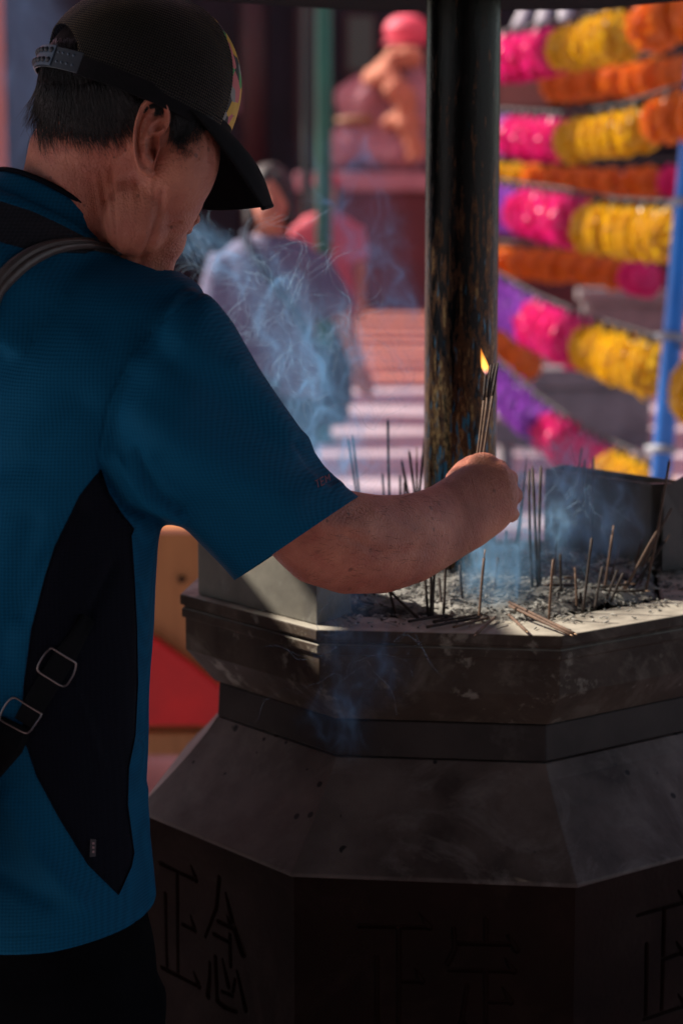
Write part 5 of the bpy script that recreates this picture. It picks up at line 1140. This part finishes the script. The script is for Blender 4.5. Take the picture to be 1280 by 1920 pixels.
sp_ = build('strap', V, F, M_bag, bag); s_ = sp_.modifiers.new('ss', 'SUBSURF'); s_.levels = s_.render_levels = 2; s_ = sp_.modifiers.new('t', 'SOLIDIFY'); s_.thickness = .006; s_.offset = -1
def wire(pts, r, name, close=True):
    q = np.array(pts, float); q = closed_spline(q, 40) if close else q; P = [surf(x, y, .0045)[0] for x, y in q]; P = [p if p is not None else at(x, y, 1.97) for p, (x, y) in zip(P, q)]
    mb = MB(); mb.tube([*P, P[0], P[1]] if close else P, r, 8); return mb.build(name, M_wire, bag)
wire([(92, 1216), (97, 1214), (116, 1227), (135, 1239), (139, 1245), (135, 1262), (125, 1280), (118, 1285), (110, 1283), (90, 1270), (72, 1258), (70, 1250), (76, 1236), (84, 1224)], .00095, 'buckle')
wire([(2, 1345), (8, 1328), (19, 1312), (30, 1307), (50, 1320), (72, 1334), (77, 1339), (68, 1354), (56, 1370), (46, 1372), (26, 1362), (6, 1351)], .00095, 'buckle')
def strip(poly_u, poly_d, name, lift=.002):
    V = []
    for a, b_ in zip(poly_u, poly_d):
        for t in np.linspace(0, 1, 5): x, y = a[0] + (b_[0] - a[0]) * t, a[1] + (b_[1] - a[1]) * t; P, n = surf(x, y, lift); V.append(P if P is not None else at(x, y, 1.97))
    F = [(i * 5 + j, (i + 1) * 5 + j, (i + 1) * 5 + j + 1, i * 5 + j + 1) for i in range(len(poly_u) - 1) for j in range(4)]; o = build(name, V, F, M_web, bag); s_ = o.modifiers.new('t', 'SOLIDIFY'); s_.thickness = .0025; s_.offset = 1; return o
strip([(150, 1150), (128, 1190), (100, 1222), (78, 1258), (52, 1300), (28, 1345)], [(176, 1166), (154, 1206), (134, 1246), (112, 1282), (86, 1326), (62, 1366)], 'webbing')
strip([(0, 1340), (-5, 1380), (-30, 1420), (-80, 1470)], [(60, 1368), (42, 1410), (8, 1450), (-40, 1500)], 'webbing')
bc = at(-190, 1520, 2.0) - FB * .03; mb = MB()
mb.rings([ring(bc + ZU * z, RB, FB, a, b_, 32, 3.4) for z, a, b_ in ((-.11, .10, .03), (-.105, .13, .045), (0, .135, .05), (.09, .13, .045), (.10, .10, .03))]); mb.build('bag_body', M_bag, bag)
# woman and the person in red far behind
def figure(px, py_eye, d, scale, name, label, cols, pose, hair, hat=None, bag_=None, turn=0.0):
    """a standing person: body one skinned surface; clothes and hair as children"""
    root = at(px, py_eye, d); X0, Y0 = root[0], root[1]; k = scale
    cT_, sT_ = math.cos(turn), math.sin(turn)
    def W(x, y, z): return np.array([X0 + (x * cT_ - y * sT_) * k, Y0 + (x * sT_ + y * cT_) * k, z * k])
    body = MB(); Xa = np.array([cT_, sT_, 0]); Ya = np.array([-sT_, cT_, 0])
    body.ell(W(0, -.01, 1.50), (.078 * k, .095 * k, .115 * k), 20, 14, M=np.stack([Xa, Ya, ZU], 1)); body.ell(W(0, -.085, 1.445), (.055 * k, .04 * k, .06 * k), 14, 10); body.ell(W(0, -.115, 1.475), (.016 * k, .02 * k, .026 * k), 10, 8)
    for s_ in (1, -1): body.ell(W(.08 * s_, .0, 1.49), (.012 * k, .02 * k, .032 * k), 8, 6)
    body.tube([W(0, .005, 1.46), W(0, .02, 1.33)], [.055 * k, .062 * k], 16)
    TR = [(1.36, .07, .06), (1.33, .15, .08), (1.28, .19, .10), (1.15, .185, .115), (1.0, .165, .115), (.9, .175, .12), (.8, .185, .125), (.72, .17, .115)]
    body.rings([ring(W(0, .02, z), Xa, Ya, a * k * .93, b_ * k * .93, 28, 2.3) for z, a, b_ in TR])
    for s_, J in zip((1, -1), pose):
        body.tube([W(*J[0]), W(*J[1]), W(*J[2])], [.050 * k, .040 * k, .028 * k], 14)
        h = W(*J[2]); dv = unit(W(*J[2]) - W(*J[1])); sd_ = unit(np.cross(dv, Ya)); body.tube([h, h + dv * .05 * k, h + dv * .095 * k], [.028 * k, .040 * k, .030 * k], 12)
        for q in range(4): b0 = h + dv * .09 * k + Ya * (.021 - .014 * q) * k; body.tube([b0, b0 + dv * .04 * k + sd_ * .006 * k, b0 + dv * (.066 + .008 * (q in (1, 2))) * k + sd_ * .02 * k], [.009 * k, .0085 * k, .006 * k], 8)
        b0 = h + dv * .035 * k - Ya * .03 * k; body.tube([b0, b0 + dv * .035 * k - Ya * .018 * k, b0 + dv * .06 * k - Ya * .012 * k], [.011 * k, .010 * k, .007 * k], 8)
    for s_ in (1, -1): body.tube([W(.09 * s_, .02, .82), W(.095 * s_, .01, .46), W(.095 * s_, .03, .07)], [.088 * k, .062 * k, .042 * k], 16); body.ell(W(.095 * s_, -.04, .045), (.045 * k, .12 * k, .042 * k), 14, 8, M=np.stack([Xa, Ya, ZU], 1))
    v, f = eval_mesh(body, .011 * k); v = smooth(v, f, 3, .5, -.5); loc_ = np.array([X0, Y0 + .02, 0]); ob = raw_mesh(name, v - loc_, f, M_skin, None); ob.location = tuple(loc_); tag(ob, label, 'person')
    cl = MB(); cl.rings([ring(W(0, .02, z), Xa, Ya, a * k * 1.06, b_ * k * 1.06, 32, 2.3) for z, a, b_ in TR[:-1] + [(.70, .195, .13)]])
    for s_, J in zip((1, -1), pose):
        a, m_ = W(*J[0]), W(*J[1]); cl.tube([a, a + (m_ - a) * .5, a + (m_ - a) * .92], [.075 * k, .074 * k, .072 * k], 16)
    v, f = eval_mesh(cl, .014 * k); v = smooth(v, f, 4, .5, None); n_ = vnormals(v, f); v = v + n_ * (np.array([mnoise.fractal(Vector(p * 5), 1, 2, 3) for p in v]) * .012)[:, None]; raw_mesh('shirt', v, f, cols[0], ob)
    tb = MB(); tb.rings([ring(W(0, .02, z), Xa, Ya, a * k, b_ * k, 28, 2.3) for z, a, b_ in ((.62, .19, .13), (.74, .195, .135), (.84, .185, .125))])
    for s_ in (1, -1): tb.rings([ring(W(.095 * s_, .015, z), Xa, Ya, a * k, b_ * k, 20, 2.2) for z, a, b_ in ((.70, .10, .115), (.45, .085, .09), (.10, .075, .08))])
    v, f = eval_mesh(tb, .014 * k); v = smooth(v, f, 4, .5, None); raw_mesh('trousers', v, f, cols[1], ob)
    if hair: 
        hm = MB(); hm.ell(W(0, .012, 1.53), (.098 * k, .108 * k, .108 * k), 22, 14); 
        for s_ in (1, -1): hm.ell(W(.072 * s_, .02, 1.455), (.034 * k, .07 * k, .075 * k), 14, 10)
        hm.ell(W(0, .07, 1.46), (.085 * k, .05 * k, .09 * k), 14, 10); v, f = eval_mesh(hm, .012 * k); v = smooth(v, f, 3, .5, None); n_ = vnormals(v, f); v = v + n_ * (np.array([mnoise.fractal(Vector(p * 26), 1, 2, 3) for p in v]) * .010)[:, None]; raw_mesh('hair', v, f, hair, ob)
    if hat:
        hm = MB(); hm.ell(W(0, .0, 1.555), (.098 * k, .108 * k, .085 * k), 20, 12); hm.rings([ring(W(0, -.10 + .0, 1.55), Xa, Ya, .085 * k, .09 * k, 20), ring(W(0, -.105, 1.54), Xa, Ya, .088 * k, .095 * k, 20)]); hm.build('cap', hat, ob)
    return ob, W, k
M_grey = pmat('mauve_grey_jersey', (.16, .15, .235), (.125, .115, .19), 5, .85); M_navy = pmat('navy_cotton', (.020, .028, .055), rough=.85); M_dkhair = pmat('dark_brown_hair', (.018, .013, .014), (.028, .02, .019), 30, .6); M_pinkred = pmat('pink_red_cotton', (.52, .08, .11), (.42, .055, .08), 4, .8); M_redcap = pmat('red_cap_cloth', (.45, .06, .08), rough=.8)
ob, W, k = figure(506, 345, 8.0, .955, 'person', 'woman in mauve grey t-shirt with a dark sling bag standing behind the smoke', (M_grey, M_navy), [((.165, .02, 1.27), (.285, .02, 1.03), (.355, -.10, .83)), ((-.165, .02, 1.27), (-.235, .0, 1.02), (-.16, -.16, .86))], M_dkhair)
hb_ = empty('sling_bag', W(.22, -.02, .84), 'dark navy sling bag hanging at the hip of the woman in grey', 'bag')
mb = MB(); mb.rings([ring(W(.185, .06, z), np.array([.75, .66, 0]), np.array([-.66, .75, 0]), a, .05, 24, 3) for z, a in ((.60, .12), (.63, .15), (.75, .13), (.88, .075), (.91, .04))]); mb.build('bag_body', M_navy, hb_)
mb = MB(); mb.tube([W(.19, .0, .90), W(.09, -.13, 1.08), W(-.02, -.12, 1.22), W(-.10, -.07, 1.345), W(-.10, .03, 1.37)], .013, 8); mb.build('strap', M_navy, hb_)
figure(612, 322, 13.5, .98, 'person', 'person in pink red shirt and red cap standing behind the green post', (M_pinkred, M_navy), [((.165, .02, 1.27), (.21, .03, 1.02), (.22, -.02, .80)), ((-.165, .02, 1.27), (-.21, .0, 1.02), (-.14, -.16, .90))], M_dkhair, M_redcap)

st = empty('seated_statue', gp(735, 322, YT + .7), 'plump pink stone statue seated on the coping wearing an orange sash and red hat', 'statue')
sc_ = YT / FPX
c0 = gp(715, 262, YT + .6); mb = MB()
mb.ell(c0, (86 * sc_, .5, 62 * sc_)); mb.ell(gp(690, 200, YT + .6), (62 * sc_, .42, 66 * sc_)); mb.ell(gp(760, 215, YT + .6), (66 * sc_, .42, 90 * sc_)); mb.ell(gp(650, 270, YT + .4), (36 * sc_, .3, 46 * sc_)); mb.ell(gp(760, 115, YT + .6), (36 * sc_, .26, 40 * sc_)); mb.ell(gp(745, 290, YT + .2), (60 * sc_, .25, 34 * sc_))
v, f = eval_mesh(mb, .045); v = smooth(v, f, 2, .5, None); n_ = vnormals(v, f); v = v + n_ * (np.array([mnoise.fractal(Vector(p * 3.1), 1, 2, 4) for p in v]) * .075)[:, None]; raw_mesh('body', v, f, M_pinkstone, st)
M_sash = pmat('orange_sash', (.50, .20, .12), (.42, .15, .09), 6, .8)
mb = MB(); mb.tube([gp(705, 145, YT + .15), gp(735, 150, YT + .05), gp(760, 190, YT + 0), gp(768, 240, YT - .02), gp(775, 300, YT - .03)], [.13, .17, .16, .13, .12], 14); mb.tube([gp(690, 160, YT + .3), gp(740, 105, YT + .2), gp(790, 110, YT + .2)], [.12, .15, .12], 12); mb.ell(gp(735, 228, YT + .1), (18 * sc_, .1, 14 * sc_)); v, f = eval_mesh(mb, .035); v = smooth(v, f, 2, .5, None); n_ = vnormals(v, f); v = v + n_ * (np.array([mnoise.fractal(Vector(p * 5.0), 1, 2, 4) for p in v]) * .07)[:, None]; raw_mesh('sash', v, f, M_sash, st)
mb = MB(); mb.ell(gp(762, 58, YT + .6), (44 * sc_, .3, 32 * sc_)); mb.rings([ring(gp(762, 82, YT + .6), RT, np.array([0, 1, 0]), 50 * sc_, .34, 24), ring(gp(762, 76, YT + .6), RT, np.array([0, 1, 0]), 46 * sc_, .32, 24)]); mb.build('hat', pmat('red_hat_paint', (.70, .09, .15), rough=.6), st)
M_ochre = pmat('brown_staff', (.25, .13, .06), rough=.7)
mb = MB(); mb.tube([gp(630, 228, YT + .1), gp(665, 224, YT + .08), gp(700, 226, YT + .1)], .05, 8); mb.build('belt', M_ochre, st)
# ------------------------------------------------------------------ smoke: real volumes, a density grid each
def smoke_material(name, dens, colr, aniso=.25):
    m = bpy.data.materials.new(name); m.use_nodes = True; N, L = nodes(m); N.clear(); o = N.new('ShaderNodeOutputMaterial'); v = N.new('ShaderNodeVolumePrincipled')
    v.inputs['Color'].default_value = (*colr, 1); v.inputs['Density'].default_value = dens; v.inputs['Density Attribute'].default_value = 'density'; v.inputs['Anisotropy'].default_value = aniso
    L.new(v.outputs[0], o.inputs['Volume']); return m
def smoke(name, lo, hi, voxel, mat, axis_pts, radii, label, f1=14.0, f2=38.0, thr=.55, soft=.25, seed=0.0, base=.07, stretch=(1, 1, .6)):
    """density = plume envelope round a polyline x (folded filaments + a little soft fog)"""
    ng = bpy.data.node_groups.new(name, 'GeometryNodeTree'); ng.interface.new_socket('Geometry', in_out='OUTPUT', socket_type='NodeSocketGeometry'); N, L = ng.nodes, ng.links
    def M(op, a, b=None, c=None, vec=False):
        q = N.new('ShaderNodeVectorMath' if vec else 'ShaderNodeMath'); q.operation = op
        for i, v in enumerate((a, b, c)):
            if v is None: continue
            if isinstance(v, (int, float)): q.inputs[i].default_value = v
            elif isinstance(v, (tuple, list, np.ndarray)): q.inputs[i].default_value = tuple(float(t) for t in v)
            else: L.new(v, q.inputs[i])
        return q.outputs['Value'] if (vec and op in ('LENGTH', 'DISTANCE', 'DOT_PRODUCT')) else q.outputs[0]
    def NZ(vec, scale, detail, typ='FBM', dist=0.0, w=0.0, colr=False, rough=.55):
        n = N.new('ShaderNodeTexNoise'); n.noise_dimensions = '4D'; n.noise_type = typ; n.normalize = (typ == 'FBM'); n.inputs['Scale'].default_value = scale; n.inputs['Detail'].default_value = detail; n.inputs['Roughness'].default_value = rough; n.inputs['Distortion'].default_value = dist; n.inputs['W'].default_value = w; L.new(vec, n.inputs['Vector']); return n.outputs['Color' if colr else 'Fac']
    pos = N.new('GeometryNodeInputPosition').outputs[0]
    w1 = M('SUBTRACT', NZ(pos, 7.0, 2, w=seed, colr=True), (.5, .5, .5), vec=True); p1 = M('ADD', pos, M('MULTIPLY', w1, (.10, .10, .10), vec=True), vec=True)
    w2 = M('SUBTRACT', NZ(p1, 22.0, 2, w=seed + 3, colr=True), (.5, .5, .5), vec=True); p2 = M('ADD', p1, M('MULTIPLY', w2, (.030, .030, .030), vec=True), vec=True)
    ps = M('MULTIPLY', p2, stretch, vec=True)
    # folded sheets: thin where a warped noise crosses its middle; two of them meet in filaments
    def sheet(sc, w, wid): d = M('ABSOLUTE', M('SUBTRACT', NZ(ps, sc, 1.5, w=w), .5)); return M('POWER', M('MAXIMUM', M('SUBTRACT', 1.0, M('DIVIDE', d, wid)), 0.0), 1.6)
    s1, s2, s3 = sheet(f1, seed + 7, .034), sheet(f1 * 1.35, seed + 11, .060), sheet(f2, seed + 17, .10)
    fil = M('ADD', M('MULTIPLY', s1, M('ADD', M('MULTIPLY', s2, 1.6), .22)), M('MULTIPLY', M('MULTIPLY', s2, s3), .7))
    gate = NZ(p1, 9.0, 2, w=seed + 23); gm = N.new('ShaderNodeMapRange'); gm.interpolation_type = 'SMOOTHSTEP'; gm.inputs[1].default_value = thr - soft; gm.inputs[2].default_value = thr + soft * .4; L.new(gate, gm.inputs[0])
    env = None
    for i in range(len(axis_pts) - 1):
        a, b = np.array(axis_pts[i]), np.array(axis_pts[i + 1]); ab = b - a
        t = M('DIVIDE', M('DOT_PRODUCT', M('SUBTRACT', p1, a, vec=True), ab, vec=True), float(ab @ ab)); tc_ = N.new('ShaderNodeClamp'); L.new(t, tc_.inputs[0]); t = tc_.outputs[0]
        sc = N.new('ShaderNodeVectorMath'); sc.operation = 'SCALE'; sc.inputs[0].default_value = tuple(ab); L.new(t, sc.inputs['Scale'])
        d = M('DISTANCE', p1, M('ADD', sc.outputs[0], a, vec=True), vec=True); r = M('MULTIPLY_ADD', t, float(radii[i + 1] - radii[i]), float(radii[i]))
        e = N.new('ShaderNodeMapRange'); e.interpolation_type = 'SMOOTHSTEP'; e.inputs[1].default_value = 1.0; e.inputs[2].default_value = .15; L.new(M('DIVIDE', d, r), e.inputs[0]); env = e.outputs[0] if env is None else M('MAXIMUM', env, e.outputs[0])
    den = M('MULTIPLY', env, M('MULTIPLY', gm.outputs[0], M('ADD', fil, base)))
    vc = N.new('GeometryNodeVolumeCube'); L.new(den, vc.inputs['Density']); lo, hi = np.array(lo, float), np.array(hi, float); vc.inputs['Min'].default_value = tuple(lo); vc.inputs['Max'].default_value = tuple(hi)
    for k_, n_ in zip('XYZ', ((hi - lo) / voxel).astype(int)): vc.inputs['Resolution ' + k_].default_value = int(max(8, n_))
    sm = N.new('GeometryNodeSetMaterial'); sm.inputs['Material'].default_value = mat; L.new(vc.outputs[0], sm.inputs[0]); go = N.new('NodeGroupOutput'); L.new(sm.outputs[0], go.inputs[0])
    me = bpy.data.meshes.new(name); o = bpy.data.objects.new(name, me); col.objects.link(o); me.materials.append(mat); md = o.modifiers.new('smoke', 'NODES'); md.node_group = ng
    return tag(o, label, 'smoke', kind='stuff')
SMB = smoke_material('blue_smoke', 18.0, (.30, .62, 1.0)); SMW = smoke_material('pale_smoke', 52.0, (.40, .70, 1.0)); SMF = smoke_material('thin_smoke', 4.5, (.4, .68, 1.0))
def box_of(pts, pad): P = np.array(pts); return P.min(0) - pad, P.max(0) + pad
A1 = [at(690, 960, 2.60), at(640, 830, 2.60), at(585, 700, 2.60), at(520, 590, 2.62), at(430, 500, 2.66), at(345, 440, 2.72)]
lo, hi = box_of(A1, .10); smoke('incense_smoke', lo, hi, .0022, SMB, A1, [.065, .115, .12, .065, .04, .04], 'blue wisps of incense smoke drifting up behind the forearm and before the woman', seed=1.0, thr=.45)
A2 = [at(935, 1110, 2.52), at(975, 1000, 2.62), at(1060, 985, 2.62), at(1120, 950, 2.64), at(1010, 880, 2.72)]
lo, hi = box_of(A2, .09); smoke('ash_smoke', lo, hi, .0024, SMW, A2, [.07, .075, .08, .075, .07], 'curling blue smoke low over the ash right of the fist', f1=15, seed=6.0, thr=.5)
A3 = [at(640, 1110, 2.36), at(650, 1210, 2.285), at(690, 1260, 2.28), at(640, 1350, 2.28)]
lo, hi = box_of(A3, .06); smoke('rim_smoke', lo, hi, .0022, SMB, A3, [.04, .05, .05, .05], 'thin smoke trailing down over the front rim of the burner', f1=20, f2=50, seed=11.0, thr=.52)
A4 = [at(740, 940, 2.9), at(765, 760, 2.95), at(760, 640, 2.95), at(700, 480, 3.0), at(640, 330, 3.05)]
lo, hi = box_of(A4, .08); smoke('thin_smoke', lo, hi, .0030, SMB, A4, [.07, .07, .065, .08, .08], 'thin pale smoke rising left of the pole', f1=13, seed=15.0, thr=.55)
A5 = [at(-120, 420, 3.2), at(0, 260, 3.2), at(30, 120, 3.2), at(10, -30, 3.2)]
lo, hi = box_of(A5, .14); smoke('drifting_smoke', lo, hi, .006, SMF, A5, [.12, .12, .13, .12], 'soft blue smoke drifting behind the head of the man', f1=7, f2=18, seed=21.0, thr=.4, base=.5)

# fine curling threads of smoke, each a thin tube
M_wisp = bpy.data.materials.new('smoke_thread'); M_wisp.use_nodes = True; N, L = nodes(M_wisp); N.clear(); o_ = N.new('ShaderNodeOutputMaterial'); a_ = N.new('ShaderNodeBsdfTransparent'); d_ = N.new('ShaderNodeBsdfDiffuse'); t_ = N.new('ShaderNodeBsdfTranslucent'); d_.inputs[0].default_value = t_.inputs[0].default_value = (.50, .74, .95, 1)
q1 = N.new('ShaderNodeMixShader'); q1.inputs[0].default_value = .5; L.new(d_.outputs[0], q1.inputs[1]); L.new(t_.outputs[0], q1.inputs[2]); q2 = N.new('ShaderNodeMixShader'); L.new(a_.outputs[0], q2.inputs[1]); L.new(q1.outputs[0], q2.inputs[2])
tc = N.new('ShaderNodeTexCoord'); n_ = N.new('ShaderNodeTexNoise'); n_.inputs['Scale'].default_value = 30; L.new(tc.outputs['Object'], n_.inputs['Vector']); mr_ = N.new('ShaderNodeMapRange'); mr_.inputs[1].default_value = .38; mr_.inputs[2].default_value = .66; mr_.inputs[3].default_value = .02; mr_.inputs[4].default_value = .075; L.new(n_.outputs['Fac'], mr_.inputs[0]); L.new(mr_.outputs[0], q2.inputs[0]); L.new(q2.outputs[0], o_.inputs['Surface'])
def wisps(name, axis_pts, radii, count, label, steps=(26, 64), st=.0026, r=(.0004, .0009), curl=15.0, drift=.35, seed=1, spread=.75):
    rg = random.Random(seed); mb = MB(); A = [np.array(p) for p in axis_pts]
    def vf(p, s):
        q = Vector(p * s + seed * 7.7); e = .02; g = lambda k, v: mnoise.noise(v + Vector((31.4 * k, 17.1 * k, 5.5 * k)))
        d = lambda k, ax: (g(k, q + Vector([e if i == ax else 0 for i in range(3)])) - g(k, q - Vector([e if i == ax else 0 for i in range(3)]))) / (2 * e)
        return np.array([d(2, 1) - d(1, 2), d(0, 2) - d(2, 0), d(1, 0) - d(0, 1)])
    for _ in range(count):
        i = rg.randrange(len(A) - 1); t = rg.random(); c = A[i] * (1 - t) + A[i + 1] * t; rr = (radii[i] * (1 - t) + radii[i + 1] * t) * spread; p = c + np.array([rg.gauss(0, .5), rg.gauss(0, .5), rg.gauss(0, .5)]) * rr; ax = unit(A[i + 1] - A[i])
        P = [p]; n = rg.randint(*steps)
        for k in range(n): v = vf(P[-1], curl) + .28 * vf(P[-1], curl * 2.6); P.append(P[-1] + unit(v + ax * drift) * st)
        R0 = rg.uniform(*r); mb.tube(P, [R0 * (math.sin(PI * (j + .4) / (len(P) + .2)) ** .6) for j in range(len(P))], 6, cap=False)
    return tag(mb.build(name, M_wisp), label, 'smoke', kind='stuff')
wisps('smoke_threads', A1[1:], [.10, .115, .08, .05, .04], 330, 'fine threads of smoke curling through the blue plume behind the forearm', seed=2)
wisps('ash_smoke_threads', A2, [.06, .06, .06, .055, .05], 90, 'bright curls of smoke hanging before the far metal box', seed=3, r=(.0004, .0012), steps=(24, 60))
wisps('rim_smoke_threads', A3, [.04, .05, .05, .05], 16, 'faint curls of smoke in front of the burner rim', seed=4)
wisps('pole_smoke_threads', A4[:4], [.04, .035, .04, .05], 60, 'thin loops of smoke close to the left side of the pole', seed=5, r=(.0004, .0010), steps=(24, 60))
